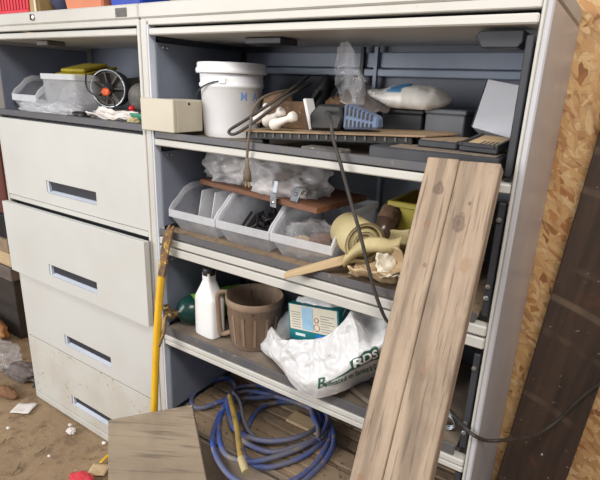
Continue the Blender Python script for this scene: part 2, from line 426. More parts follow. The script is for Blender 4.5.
# back rails and slotted uprights seen inside
mb = MB(); mb.box(.05, 1.0, D-.045, D-.0125, 1.478, 1.498, .002); mb.box(.05, 1.0, D-.035, D-.0125, 1.502, 1.545, .002)
r = part('back_rail', M_['bluelite'], mb)
for x in (.50, .545):
    mb = MB(); mb.box(x, x+.012, D-.05, D-.0355, 1.30, 1.56, .001); part('slotted_upright', M_['bluelite'] if x > .52 else M_['black'], mb)
mb = MB(); mb.box(.58, .592, D-.03, D-.0125, 1.02, 1.23, .001); part('slotted_upright', M_['bluelite'], mb)
# tiers: retracted flipper doors, rails, roll-out shelves
def panel(z0, z1, deep, name, m=M_['paint'], y=0.0, x1=W-.021):
    mb = MB(); mb.box(.036, x1, y, y+deep, z0, z1, .003); return part(name, m, mb)
panel(1.562, 1.580, .40, 'flipper_door')
panel(1.256, 1.275, .40, 'flipper_door')
panel(.946, .969, .03, 'rail'); panel(.914, .940, .40, 'flipper_door', y=.002)
panel(.605, .622, .03, 'rail'); panel(.586, .602, .40, 'flipper_door', y=.002)
def shelf(z, z0, z1, m=M_['dust'], x0=.040):
    mb = MB(); mb.box(x0, 1.019, .006, D-.055, z-.008, z); sh = part('roll_out_shelf', m, mb)
    mb = MB(); mb.box(x0, 1.019, 0.0, .0055, z0, z1, .0015); part('shelf_lip', M_['lip'], mb, sh)
    return sh
shelf(1.287, 1.279, 1.298, M_['dustgrey']); shelf(.986, .975, .996); shelf(.648, .628, .654, M_['dustgrey'])
# lowest shelf: ribbed tray
mb = MB(); mb.box(.040, W-.026, .006, D-.03, .288, .296)
for k in range(8):
    y = .03+k*.05; mb.box(.042, W-.028, y, y+.036, .296, .302, .002)
sh = part('roll_out_shelf', M_['dust'], mb)
mb = MB(); mb.box(.040, W-.026, -.001, .0055, .286, .306, .0015); part('shelf_lip', M_['dustgrey'], mb, sh)
mb = MB(); mb.box(.036, W-.021, .002, .02, .03, .268, .003); part('drawer_front', M_['dustgrey'], mb)
mb = MB(); mb.box(.04, W-.026, .03, .05, .268, .284); part('drawer_gap_shade', M_['cavity'], mb)  # near-black strip added as the shade in the gap above the drawer
# side end plates of every tier
for z0, z1 in ((1.30, 1.545), (1.0, 1.235), (.66, .895), (.315, .575)):
    mb = MB(); mb.box(.036, .041, .022, .40, z0, z1, .001); p = part('end_plate', M_['blue'], mb)
    mb = MB(); mb.box(.0345, .0352, .032, .08, z1+.004, z1+.024)
    part('slide_bracket', M_['dark'], mb, p)
    for yy in (.045, .062):
        mb = MB(); mb.lathe([(0, .002), (.0035, .0015), (.004, 0)], 10, T(.0416, yy, z1-.012) @ RY(PI/2)); part('rivet', M_['chrome'], mb, p)
    mb = MB(); mb.box(1.026, 1.040, .012, .024, z0-.012, z1, .002); mb.box(1.035, 1.040, .024, .40, z0+.01, z1-.01, .001); p = part('end_plate', M_['dark'], mb)
    for q, zz in enumerate((.03, .055, .2) if z0 < 1.2 else ()):
        mb = MB(); mb.lathe([(0, .004), (.0045, .004), (.0055, .003), (.0055, 0)], 14, T(1.031, .0119, z0+zz) @ RX(PI/2)); part('guide_roller', M_['steel'] if q == 0 else M_['greytool'], mb, p)
# hinge hardware at the top right
mb = MB(); mb.prism([(.93, 1.548), (.945, 1.525), (1.01, 1.525), (1.018, 1.535), (1.018, 1.556), (.94, 1.556)], .03, .10, 'Y', bev=.002); part('hinge_bracket', M_['dark'], mb)
mb = MB(); mb.box(.30, .42, .10, .18, 1.545, 1.560, .002); part('catch_bracket', M_['dark'], mb)
# ------------------------------------------------------------------ closed cabinet (left)
XB = -.871
cb = thing('filing_cabinet', (XB/2, D/2, 0), 'beige steel lateral filing cabinet with four closed drawers below one open shelf', 'filing cabinet')
def pb(name, m, mb_, parent=None, **kw): return mb_.build(name, m, parent or cb, **kw)
mb = MB(); mb.box(XB, XB+.012, 0, D, .02, 1.604, .002); pb('side_panel', M_['paint'], mb)
mb = MB(); mb.box(-.014, -.0015, 0, D, .02, 1.604, .002); pb('side_panel', M_['paint'], mb)
mb = MB(); mb.box(XB+.013, -.015, D-.012, D-.004, .02, 1.604); pb('back_panel', M_['blue'], mb)
mb = MB(); mb.box(XB, -.0015, -.003, D, 1.606, 1.645, .004); mb.box(XB+.004, -.005, .001, .03, 1.588, 1.606, .002); tp = pb('top_panel', M_['paint'], mb)
mb = MB(); mb.lathe([(0, .006), (.009, .006), (.011, .004), (.011, 0)], 20, T(-.528, -.0032, 1.627) @ RX(PI/2)); lk = pb('lock', M_['chrome'], mb, tp)
mb = MB(); mb.box(-.536, -.531, -.0105, -.0095, 1.618, 1.636); pb('keyhole', M_['black'], mb, lk)
mb = MB(); mb.box(-.098, -.048, -.0045, -.0032, 1.612, 1.636, .0005); pb('label_holder', M_['greytool'], mb, tp)
mb = MB(); mb.box(XB+.014, -.016, .001, .41, 1.562, 1.581, .003); pb('flipper_door', M_['paint'], mb)
mb = MB(); mb.box(XB+.014, -.016, .03, .42, 1.292, 1.300); s_ = pb('roll_out_shelf', M_['dustgrey'], mb)
mb = MB(); mb.box(XB+.014, -.016, .004, .029, 1.291, 1.313, .002); pb('shelf_lip', M_['lip'], mb, s_)
mb = MB(); mb.box(XB+.013, XB+.018, .03, .41, 1.302, 1.55, .001); pb('end_plate', M_['blue'], mb)
mb = MB(); mb.box(-.33, -.06, D-.05, D-.0125, 1.478, 1.498, .002); pb('back_rail', M_['bluelite'], mb)
mb = MB(); mb.box(-.62, -.55, .05, .12, 1.545, 1.5605, .002); pb('catch_bracket', M_['greytool'], mb)
mb = MB(); mb.box(XB+.013, -.015, .03, .05, .03, 1.285); pb('drawer_shade_sheet', M_['cavity'], mb)  # near-black sheet added as the shade seen through gaps around the drawers
mb = MB(); mb.box(XB+.013, -.015, .002, .03, .955, .974, .002); pb('rail', M_['paint'], mb)
mb = MB(); mb.box(XB+.001, -.0025, -.001, .03, 0, .032, .002); pb('base', M_['drawerworn'], mb)
def drawer(z0, z1, y, zh, worn=False):
    x0, x1 = XB+.003, -.004
    hx0, hx1, hz0, hz1 = -.577, -.275, zh, zh+.046
    th = .022
    mb = MB()
    for a in ((x0, x1, z0, hz0), (x0, x1, hz1, z1), (x0, hx0, hz0, hz1), (hx1, x1, hz0, hz1)):
        pass
    # one face plate with a real recess cut through it
    o = [(x0, z0), (x1, z0), (x1, z1), (x0, z1)]; i = [(hx0, hz0), (hx1, hz0), (hx1, hz1), (hx0, hz1)]
    vs = [(p[0], y, p[1]) for p in o]+[(p[0], y, p[1]) for p in i]+[(p[0], y+th, p[1]) for p in o]+[(p[0], y+th, p[1]) for p in i]
    fs = []
    for k in range(4):
        j = (k+1) % 4
        fs += [(k, j, 4+j, 4+k), (8+k, 12+k, 12+j, 8+j), (k, 8+k, 8+j, j), (4+k, 4+j, 12+j, 12+k)]
    tb = bmesh.new(); vv = [tb.verts.new(v) for v in vs]
    for f in fs: tb.faces.new([vv[q] for q in f])
    bmesh.ops.recalc_face_normals(tb, faces=tb.faces[:]); mb.merge(tb)
    d = pb('drawer', M_['drawerworn'] if worn else M_['drawer'], mb, bevmod=.002)
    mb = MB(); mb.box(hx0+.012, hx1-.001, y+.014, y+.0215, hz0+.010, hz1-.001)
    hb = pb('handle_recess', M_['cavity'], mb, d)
    mb = MB(); mb.box(hx0+.001, hx0+.0115, y+.004, y+.0215, hz0+.001, hz1-.001); mb.prism([(y+.002, hz0+.001), (y+.0215, hz0+.001), (y+.0215, hz0+.0095)], hx0+.012, hx1-.001, 'X')
    pb('handle_lip', M_['flange'], mb, d)
    if y < -.01:
        mb = MB(); mb.box(x0+.012, x0+.016, y+th, .0, z0+.01, z1-.02); mb.box(x1-.016, x1-.012, y+th, .0, z0+.01, z1-.02); pb('drawer_side', M_['dark'], mb, d)
    return d
drawer(.977, 1.281, .001, 1.020); drawer(.648, .948, -.028, .694); drawer(.331, .640, .001, .374); drawer(.036, .325, .001, .080, True)
# chips of missing paint
# ------------------------------------------------------------------ things on top of the left cabinet
ZT = 1.6455
t = thing('basket', (-.76, .16, ZT), 'coral red slatted plastic basket on the left cabinet top', 'basket')
mb = MB(); mb.box(-.90, -.655, .055, .30, ZT+.008, ZT+.022, .004); mb.box(-.90, -.655, .055, .30, ZT+.112, ZT+.128, .004)
mb.build('rim', M_['red'], t)
for k in range(12):
    x = -.895+k*.0205; mb = MB(); mb.box(x, x+.012, .058, .066, ZT+.0225, ZT+.1115); mb.build('slat', M_['red'], t)
mb = MB(); mb.box(-.89, -.665, .075, .29, ZT, ZT+.0075); mb.build('bottom', M_['navy'], t)
mb = MB(); mb.box(-.89, -.665, .285, .295, ZT+.023, ZT+.111); mb.build('back_wall', M_['red'], t)
t = thing('canvas_pouch', (-.61, .12, ZT), 'tan canvas pouch squeezed between the red basket and a navy bag', 'pouch')
mb = MB(); mb.prism([(-.650, ZT), (-.592, ZT), (-.595, ZT+.10), (-.645, ZT+.11)], .055, .25, 'Y', bev=.008); mb.build('body', M_['tan'], t)
mb = MB(); mb.box(-.607, -.597, .05, .0545, ZT+.002, ZT+.09, .001); mb.build('strap', M_['cream'], t)
t = thing('tool_bag', (-.52, .15, ZT), 'dark navy fabric bag on the left cabinet beside the orange tub', 'bag')
mb = MB(); mb.blob((-.52, .16, ZT+.06), (.064, .09, .085), .10, 2, 3, 3, floor=ZT+.0005); mb.build('body', M_['navy'], t)
mb = MB(); mb.tube([(-.55, .16, ZT+.13), (-.54, .15, ZT+.17), (-.50, .15, ZT+.17), (-.49, .16, ZT+.13)], .006, 8); mb.build('handle', M_['navy'], t)
def tub(name, x0, x1, y0, y1, h, m, label, cat, foot=.0):
    t = thing(name, ((x0+x1)/2, (y0+y1)/2, ZT), label, cat)
    def ring(e, z): return [(x0-e, y0-e, z), (x1+e, y0-e, z), (x1+e, y1+e, z), (x0-e, y1+e, z)]
    mb = MB(); mb.hexa(ring(-.012, ZT)+ring(.004, ZT+h), 0, .006); mb.build('body', m, t)
    mb = MB(); mb.box(x0-.01, x1+.01, y0-.01, y1+.01, ZT+h+.0005, ZT+h+.014, .004); mb.build('rim', m, t)
tub('storage_tub', -.445, -.232, .05, .26, .14, M_['orangebox'], 'faded orange plastic tub on the left cabinet top', 'tub')
tub('storage_tub', -.205, -.045, .045, .28, .12, M_['cobalt'], 'cobalt blue plastic tub at the end of the left cabinet top', 'tub')
t = thing('toolbox', (.12, .18, ZT), 'olive green case standing on top of the open cabinet', 'case')
mb = MB(); mb.box(.045, .21, .07, .27, ZT, ZT+.10, .008); mb.build('body', M_['olive'], t)
mb = MB(); mb.box(.11, .14, .062, .0695, ZT+.04, ZT+.075, .002); mb.build('latch', M_['chrome'], t)

# ------------------------------------------------------------------ nesting bins
def make_bin(loc, label, w=.196, d=.27, h=.141, group=None):
    t = thing('storage_bin', loc, label, 'bin', group); x, y, z = loc
    zl0, zl1 = .046, .070
    side = [(.035, 0), (d-.012, 0), (d-.004, h-.012), (.100, h-.012), (.070, h-.020), (.040, h-.045), (.016, zl1+.01), (.010, zl0)]
    mb = MB()
    P = [(y+a, z+b) for a, b in side]
    mb.hexa([(x+.020, y+.035, z), (x+.024, y+.035, z), (x+.024, y+d-.012, z), (x+.020, y+d-.012, z),
             (x+.006, y+.014, z+zl0), (x+.010, y+.014, z+zl0), (x+.010, y+d-.010, z+zl0), (x+.006, y+d-.010, z+zl0)])
    mb.hexa([(x+w-.024, y+.035, z), (x+w-.020, y+.035, z), (x+w-.020, y+d-.012, z), (x+w-.024, y+d-.012, z),
             (x+w-.010, y+.014, z+zl0), (x+w-.006, y+.014, z+zl0), (x+w-.006, y+d-.010, z+zl0), (x+w-.010, y+d-.010, z+zl0)])
    up = [(y+.010, z+zl0), (y+d-.008, z+zl0), (y+d-.004, z+h-.012), (y+.100, z+h-.012), (y+.070, z+h-.020), (y+.040, z+h-.045), (y+.016, z+zl1+.01)]
    mb.prism(up, x+.006, x+.0095, 'X'); mb.prism(up, x+w-.0095, x+w-.006, 'X')
    mb.box(x+.024, x+w-.024, y+.035, y+d-.012, z, z+.003)
    mb.hexa([(x+.022, y+.033, z), (x+w-.022, y+.033, z), (x+w-.022, y+.037, z), (x+.022, y+.037, z),
             (x+.008, y+.006, z+zl0), (x+w-.008, y+.006, z+zl0), (x+w-.008, y+.010, z+zl0), (x+.008, y+.010, z+zl0)])
    mb.hexa([(x+.022, y+d-.014, z), (x+w-.022, y+d-.014, z), (x+w-.022, y+d-.010, z), (x+.022, y+d-.010, z),
             (x+.008, y+d-.006, z+h), (x+w-.008, y+d-.006, z+h), (x+w-.008, y+d-.002, z+h), (x+.008, y+d-.002, z+h)])
    mb.build('bin_body', M_['bin'], t)
    mb = MB(); mb.box(x+.002, x+w-.002, y, y+.0045, z+zl0, z+zl1, .001)
    edge = [(.002, zl0, zl1), (.016, zl1-.006, zl1+.018), (.040, h-.06, h-.036), (.070, h-.032, h-.010), (.100, h-.020, h), (d, h-.018, h)]
    for xx in (x, x+w-.0055):
        for a, b in zip(edge[:-1], edge[1:]):
            mb.hexa([(xx, y+a[0], z+a[1]), (xx+.0055, y+a[0], z+a[1]), (xx+.0055, y+a[0], z+a[2]), (xx, y+a[0], z+a[2]),
                     (xx, y+b[0], z+b[1]), (xx+.0055, y+b[0], z+b[1]), (xx+.0055, y+b[0], z+b[2]), (xx, y+b[0], z+b[2])])
    mb.box(x+.006, x+w-.006, y+d-.0015, y+d+.003, z+h-.018, z+h)
    mb.build('rim', M_['binrim'], t)
    return t
def dividers(t, ys_x):
    for x in ys_x:
        l = wloc(t); mb = MB(); mb.hexa([(l.x+x, l.y+.05, l.z+.004), (l.x+x+.003, l.y+.05, l.z+.004), (l.x+x+.003, l.y+.25, l.z+.004), (l.x+x, l.y+.25, l.z+.004),
            (l.x+x, l.y+.08, l.z+.128), (l.x+x+.003, l.y+.08, l.z+.128), (l.x+x+.003, l.y+.25, l.z+.128), (l.x+x, l.y+.25, l.z+.128)])
        mb.build('divider', M_['binrim'], t)
ZS2 = .9865
b1 = make_bin((.050, .030, ZS2), 'clear plastic bin at the left end of the middle shelf, with upright dividers inside')
b2 = dup(b1, (.250, .030, ZS2), 0, 'clear plastic bin between two others, dark wire bits showing in it')
b3 = dup(b1, (.449, .030, ZS2), 0, 'clear plastic bin holding a bag of wood pieces, beside the tape roll')
dividers(b1, (.07, .125))
# contents
mb = MB()
random.seed(4)
for k in range(9):
    x0, y0 = .30+random.random()*.09, .10+random.random()*.1
    mb.tube([(x0+random.uniform(-.05, .06), y0+random.uniform(-.04, .04), ZS2+.03+random.random()*.06) for _ in range(5)], .0045, 6, False, 5)
tag(mb.build('wire_tangle', M_['black']), 'tangle of black wire offcuts inside the middle clear bin', 'wire')
mb = MB(); mb.box(-.055, .055, -.03, .03, -.011, .011, .002, T(.585, .125, ZS2+.055) @ RZ(.5) @ RY(-.12))
tag(mb.build('wood_offcut', M_['plank_red']), 'red-brown wood offcut wrapped in clear film in the right clear bin', 'wood block')
mb = MB(); mb.blob((.548, .10, ZS2+.050), (.066, .045, .045), .30, 2.2, 5, 4, ridged=True); 
tag(mb.build('plastic_wrap', M_['film']), 'crinkled clear film around wood in the right clear bin', 'plastic wrap')
mb = MB(); mb.box(-.06, .06, -.04, .04, -.004, .004, .001, T(.535, .11, ZS2+.020) @ RZ(.2)); mb.box(-.04, .05, -.02, .02, -.004, .004, .001, T(.53, .10, ZS2+.040) @ RZ(-.3) @ RY(.2))
tag(mb.build('cardboard_piece', M_['card']), 'flat tan cardboard piece under the wood offcut in the clear bin', 'cardboard')

# red-brown board lying over the bins
ZB = ZS2+.1418
A = Vector((.092, .130, ZB)); Bv = Vector((.585, .048, ZB))
ax = (Bv-A).normalized(); L_ = (Bv-A).length
Mx = frame(A, ax, (0, 0, 1))
mb = MB(); mb.prism([(0, 0), (L_, 0), (L_-.01, .235), (.0, .25)], 0, .016, 'Z', bev=.0015)
board = tag(mb.build('board', M_['plank_red'], M=Mx), 'red-brown wooden board lying across the clear bins', 'board')
# film bags on the board
ZBB = ZB+.017
t = thing('plastic_bag', (.20, .20, ZBB), 'milky crumpled plastic bag at the left end of the red-brown board', 'plastic bag')
mb = MB(); mb.blob((.20, .205, ZBB+.040), (.105, .07, .062), .26, 1.7, 2, 5, floor=ZBB+.0006, ridged=True); mb.build('film', M_['filmwhite'], t)
mb = MB(); mb.blob((.20, .21, ZBB+.030), (.07, .045, .036), .2, 2, 8, 3, floor=ZBB+.002); mb.build('contents', M_['paper'], t)
t = thing('plastic_bag', (.41, .16, ZBB), 'clear crumpled plastic bag on the right half of the red-brown board', 'plastic bag')
mb = MB(); mb.blob((.405, .165, ZBB+.038), (.115, .07, .060), .28, 1.8, 11, 5, floor=ZBB+.0006, ridged=True); mb.build('film', M_['filmwhite'], t)
mb = MB(); mb.blob((.41, .17, ZBB+.036), (.05, .03, .026), .2, 2, 4, 3); mb.build('contents', M_['brown'], t)
mb = MB(); mb.blob((.375, .115, ZBB+.016), (.04, .018, .022), .3, 2, 14, 4, floor=ZBB+.0006); mb.blob((.455, .115, ZBB+.018), (.055, .02, .022), .3, 2.5, 15, 4, floor=ZBB+.0006); mb.build('tissue', M_['paper'], t)
def strap(c, label, rz):
    x, y, z = c
    t = thing('conduit_strap', c, label, 'bracket', None)
    Mm = T(x, y, z) @ RZ(rz)
    mb = MB(); mb.box(-.012, .012, -.0065, -.004, -.028, .012, .001, Mm); mb.box(-.012, .012, -.004, .006, -.003, 0, .0008, Mm); mb.box(-.008, .008, -.004, -.002, .012, .045, .001, Mm @ RX(-.2))
    mb.build('plate', M_['steel'], t)
    mb = MB(); mb.lathe([(0, .003), (.004, .0025), (.005, 0)], 10, Mm @ T(0, -.0066, -.014) @ RX(PI/2)); mb.build('screw', M_['chrome'], t)
strap((.437, .066, ZBB+.002), 'small galvanised strap hooked over the front edge of the red-brown board', -.18)
mb = MB(); Mm = T(.508, .066, ZBB+.020) @ RZ(-.3) @ RX(-.5)
mb.box(-.014, .014, -.0015, .0015, -.02, .02, .0006, Mm); mb.lathe([(.003, 0), (.006, .002), (.003, .004)], 12, Mm @ T(0, -.0015, 0) @ RX(PI/2))
tag(mb.build('metal_tab', M_['steel']), 'square galvanised tab with a bolt on the clear bag', 'bracket')

# ------------------------------------------------------------------ middle shelf, right: tape roll, bottle, bin, cardboard
ctr = Vector((.685, .080, ZS2+.094)); axd = Vector((.72, -.62, -.22)).normalized()
Mr = frame(ctr, (0, 0, 1), axd)   # local z along axis
t = thing('paper_roll', (ctr.x, ctr.y, ZS2), 'wide roll of tan paper tape unwinding beside the clear bins', 'tape roll')
mb = MB(); Rr = .050
mb.lathe([(.018, -.06), (Rr-.004, -.06), (Rr, -.054), (Rr, .054), (Rr-.004, .06), (.044, .058), (.043, .05), (.034, .05), (.033, .058), (.022, .056), (.018, .05), (.018, -.06)], 40, Mr); mb.build('roll', M_['roll'], t)
mb = MB(); mb.lathe([(.017, .064), (.0175, -.058), (.014, -.058), (.014, .064), (.017, .064)], 24, Mr); mb.build('core', M_['rolldark'], t)
for rr, zz in ((.050, .0612), (.0385, .0515), (.028, .0572)):
    mb = MB(); mb.lathe([(rr, zz-.001), (rr+.0035, zz), (rr, zz+.0005), (rr, zz-.001)], 32, Mr); mb.build('winding_edge', M_['rolldark'], t)
def tail(u, v):
    a = u
    base = Vector((0.6929,0.0180,1.0359)).lerp(Vector((0.8207,0.0450,1.1123)), a)
    base.z += .015*math.sin(a*5)
    up = Vector((.0, .010, .036)); p = base+up*(v-.5)*(1.2-.4*a)
    p.y -= .018*math.sin(v*PI)*(1-.5*a); p += Vector((0, 0, wrinkle(p, 18, .003, 2))); return p
mb = MB(); mb.surf(tail, 24, 8); mb.build('loose_end', M_['roll'], t, solid=.0015)
t = thing('bottle', (0.7140,0.1600,1.0993), 'brown tinted bottle tipped neck-down between the tape roll and yellow bin', 'bottle')
c0 = Vector((0.7200,0.1750,1.1465)); c1 = Vector((0.7421,0.0950,1.0845))
Mb = frame(c1, (1, 0, 0), (c0-c1)); hb = (c0-c1).length
mb = MB(); mb.lathe([(0, 0), (.014, .001), (.022, .010), (.027, .026), (.028, hb-.004), (.025, hb), (0, hb)], 24, Mb); mb.build('body', M_['bottlebrown'], t)
mb = MB(); mb.lathe([(.0284, .05), (.0288, .051), (.0288, hb-.012), (.0284, hb-.011)], 24, Mb); mb.build('label', M_['brown'], t)
t = thing('yellow_bin', (.85, .25, ZS2), 'dull yellow plastic bin at the back of the middle shelf', 'bin')
x0, x1, y0, y1, h = .742, .95, .155, .34, .185
def tray4(mb, x0, x1, y0, y1, z, h, flare=.012, th=.004):
    o0 = [(x0+flare, y0+flare), (x1-flare, y0+flare), (x1-flare, y1-flare), (x0+flare, y1-flare)]; o1 = [(x0, y0), (x1, y0), (x1, y1), (x0, y1)]
    sg = [(1, 1), (-1, 1), (-1, -1), (1, -1)]
    vs = [(p[0], p[1], z) for p in o0]+[(p[0], p[1], z+h) for p in o1]+[(p[0]+th*a, p[1]+th*b, z+h) for p, (a, b) in zip(o1, sg)]+[(p[0]+th*a, p[1]+th*b, z+th) for p, (a, b) in zip(o0, sg)]
    fs = [(3, 2, 1, 0)]
    for r in range(3):
        for i in range(4): j = (i+1) % 4; fs.append((r*4+i, r*4+j, r*4+4+j, r*4+4+i))
    fs.append((12, 13, 14, 15)); mb.add(vs, fs)
mb = MB(); tray4(mb, x0, x1, y0, y1, ZS2+.0, h, .014); mb.build('body', M_['ybin'], t)
mb = MB(); mb.box(x0-.008, x1+.008, y0-.008, y0-.0005, ZS2+h-.014, ZS2+h, .002); mb.box(x0-.008, x0-.0005, y0, y1, ZS2+h-.014, ZS2+h, .002); mb.build('rim', M_['ybin'], t)
mb = MB(); mb.lathe([(0, 0), (.022, 0), (.027, .07), (.025, .07), (.02, .003), (0, .003)], 20, T(.66, .33, ZS2))
tag(mb.build('plastic_cup', M_['filmwhite']), 'pale frosted cup behind the tape roll on the middle shelf', 'cup')
def crumple(name, c, sx, sy, sz, rz, seed, m, label, cat='cardboard', z0=ZS2, curl=.04, rx=0, ry=0):
    Mm = T(*c) @ RZ(rz) @ RX(rx) @ RY(ry)
    def fn(u, v):
        a, b = u-.5, v-.5
        e = 1+.16*noise.noise(Vector((u*5, seed, v*5)))
        z = curl*(4*b*b-.4)+wrinkle((a*2, b*2, seed), 1.0, sz, seed)
        p = Mm @ Vector((a*sx*e, b*sy*e, z)); p.z = max(p.z, z0+.002); return p
    mb = MB(); mb.surf(fn, 22, 16); return tag(mb.build(name, m, solid=.003), label, cat)
crumple('torn_cardboard', (.770, .060, ZS2+.050), .15, .07, .008, -.25, 1, M_['card'], 'torn tan cardboard curl standing beside the leaning planks', rx=1.0, ry=-.35)
crumple('torn_cardboard', (.765, .040, ZS2+.020), .12, .07, .010, .15, 4, M_['card'], 'ragged cardboard scrap lying lowest in the heap by the planks', rx=.25)
crumple('torn_cardboard', (.755, .10, ZS2+.075), .15, .05, .006, .3, 6, M_['roll'], 'straight-edged cardboard flap sloping up toward the yellow bin', rx=.5, ry=-.4)
crumple('torn_cardboard', (.80, .035, ZS2+.045), .06, .07, .016, .9, 9, M_['cream'], 'pale crumpled scrap tucked against the leaning planks', 'paper', rx=.7, curl=.02)
# strip sticking out over the shelf edge
a = Vector((0.5519,-0.0450,0.9764)); b = Vector((0.6793,0.0450,1.0252)); 
sd = (b-a).normalized(); 
mb = MB(); Ms = frame(a, sd, (0, -.25, 1)); LL = (b-a).length+.03
mb.prism([(0, -.013), (LL, -.022), (LL, .022), (0.012, .017), (0, .006)], 0, .004, 'Z', bev=.0008)
tag(mb.build('cardboard_strip', M_['card'], M=Ms), 'tan cardboard strip poking out over the middle shelf edge', 'cardboard')

# ------------------------------------------------------------------ top shelf
ZS1 = 1.2875
# beige cover hooked on the left post
t = thing('metal_cover', (.09, .03, 1.2995), 'beige metal cover box hooked over the left post on the top shelf', 'metal box')
mb = MB(); mb.box(.000, .138, -.014, -.002, 1.300, 1.392, .002); mb.box(.042, .140, -.0018, .10, 1.300, 1.391, .002); mb.build('shell', mat('beige_enamel', (200, 192, 174), (188, 180, 162), rough=.5, scale=6), t)
mb = MB(); mb.lathe([(0, .001), (.004, .0008), (.004, 0)], 12, T(.1402, .045, 1.38) @ RY(PI/2)); mb.build('hole', M_['black'], t)
# pail
cx, cy = .203, .160
t = thing('pail', (cx, cy, ZS1), 'white plastic pail with a snap-on lid on the top shelf', 'pail')
Mp = T(cx, cy, ZS1) @ Matrix.Diagonal((.97, .97, 1.045, 1))
mb = MB(); mb.lathe([(0, 0), (.082, 0), (.085, .004), (.094, .135), (.0985, .137), (.0985, .146), (.095, .148), (.0965, .171), (0, .171)], 48, Mp); mb.build('body', M_['pail'], t)
mb = MB(); mb.lathe([(.0972, .172), (.1065, .172), (.108, .176), (.108, .184), (.104, .188), (.104, .198), (.101, .201), (.092, .201), (.090, .197), (0, .197)], 48, Mp); mb.build('lid', M_['pail'], t)
def onpail(ang, z, r=.0965): return (cx+.97*r*math.cos(ang), cy+.97*r*math.sin(ang), ZS1+1.045*z)
a0 = math.radians(-128)
mb = MB(); mb.tube([onpail(math.radians(d), z, r) for d, z, r in ((-66, .152, .1005), (-80, .149, .1035), (-98, .139, .105), (-116, .124, .107), (-132, .106, .108), (-148, .090, .108), (-165, .080, .105))], .0022, 6); mb.build('bail_handle', M_['dark'], t)
mb = MB(); mb.box(-.011, .011, -.004, .002, -.008, .008, .002, T(*onpail(math.radians(-65), .153, .099)) @ RZ(math.radians(-65+90))); mb.build('handle_ear', M_['pail'], t)
# two faded printed marks
for ang, w_, body in ((-27, .016, 'M'), (-1, .013, 'A')):
    vs, fs = text_mesh(body, .030, 0, 1, .0004)
    out = []
    for v in vs:
        th = math.radians(ang)+(v[0]-.012)/.093; r = .0852+(.094-.0852)*((.104+v[1])/.135)+.0012
        out.append((cx+.97*r*math.cos(th), cy+.97*r*math.sin(th), ZS1+1.045*(.104+v[1])))
    mb = MB(); mb.add(out, fs); mb.build('faded_mark', M_['ink'], t)
# notched rack with thin board, its right end propped on the long tray
P0 = Vector((.372, .010, 1.3255)); Pd = Vector((.41, .066, .0185)).normalized()
Mr_ = frame(P0, Pd, (0, 0, 1))
t = thing('notched_rack', (.60, .06, ZS1), 'long black notched rack propped along the top shelf edge', 'rack')
mb = MB(); mb.box(.002, .44, .006, .05, -.0225, -.0048, .002, Mr_); mb.box(.02, .05, .01, .05, -.037, -.0228, .001, Mr_); mb.build('bar', M_['black'], t)
for k in range(18):
    x = .010+k*.0243; mb = MB(); mb.box(x, x+.0045, .003, .0057, -.0165, -.006, 0, Mr_); mb.build('notch', M_['greytool'], t)
mb = MB(); mb.prism([(-.010, 0), (.47, 0), (.53, .10), (.47, .20), (0, .21)], -.0046, 0, 'Z', Mr_, bev=.001)
tag(mb.build('thin_board', wood('grey_thin_board', (176, 150, 120), (150, 126, 100), (128, 106, 86), 'X')), 'thin dusty brown board lying on the notched rack', 'board')
ZR, ZR2 = 1.3295, 1.3345
mb = MB(); mb.box(.552, .665, .008, .06, ZS1+.0005, ZS1+.0145, .003)
tag(mb.build('grey_plate', M_['greytool']), 'flat grey plate lying under the notched rack at the shelf edge', 'plate')
# ceramic knobs
def knob(name, a, b, r0, r1, label):
    a, b = Vector(a), Vector(b); L = (b-a).length; Mk = frame(a, (0, 1, 0) if abs((b-a).normalized().y) < .9 else (1, 0, 0), b-a)
    prof = [(0, -r0)]+[(r0*math.cos(q), r0*math.sin(q)) for q in [(-75+i*15)*PI/180 for i in range(9)]]+[(r1*.62, L*.55), (r1*.62, L*.7), (r1, L*.86), (r1, L), (r1*.8, L+.003), (0, L+.003)]
    mb = MB(); mb.lathe(prof, 24, Mk); return tag(mb.build(name, M_['ceramic']), label, 'knob')
zk = ZR+.015
K_ = (('nearest the white-edged block, rightmost of three', (0.4549,0.0350,1.3465), (0.5116,0.0500,1.3683), .0165, .0135), ('in the middle of three on the thin board', (0.4138,0.0600,1.3503), (0.4535,0.0850,1.3739), .0165, .0135), ('nearest the pail, leftmost of three', (0.3648,0.0800,1.3542), (0.3893,0.1100,1.3788), .015, .012))
for w_, p, q, r0, r1 in K_:
    p = Vector(p); q = Vector(q); p.z = max(p.z, ZR+r0+.0006); knob('ceramic_knob', p, q, r0, r1, 'white ceramic knob '+w_)
# block with white side
t = thing('trim_block', (.50, .12, ZR), 'dusty brown block with a bright white side among the white knobs', 'wood block')
Mt = T(.425, .112, ZR+.001)
mb = MB(); mb.hexa([(0, 0, .001), (.086, 0, .001), (.086, .045, .001), (0, .045, .001), (-.012, 0, .070), (.064, 0, .072), (.064, .045, .072), (-.012, .045, .070)], 0, .002)
for v in mb.bm.verts: v.co = Mt @ v.co
mb.build('board', M_['brown'], t)
Mt2 = T(.513, .112, ZR+.003) @ RY(-.29)
mb = MB(); mb.box(0, .009, -.006, .034, 0, .080, .0015, Mt2); mb.build('white_side', M_['white'], t)
def lump(name, c, r, seed, m, label, cat, floor, amp=.22, freq=2.2, ridged=False, sub=4, M=None):
    mb = MB(); mb.blob(c, r, amp, freq, seed, sub, floor=floor, ridged=ridged, M=M); return tag(mb.build(name, m), label, cat)
lump('work_glove', (.372, .165, ZR+.048), (.050, .036, .050), 3, M_['brown'], 'dusty brown leather glove wedged between pail and white knobs', 'glove', ZR)
lump('work_glove', (.545, .20, ZR2+.038), (.042, .036, .045), 9, M_['brown'], 'dusty brown leather glove lumped behind the black end of the finned tool', 'glove', ZR2, .3, 2.8)
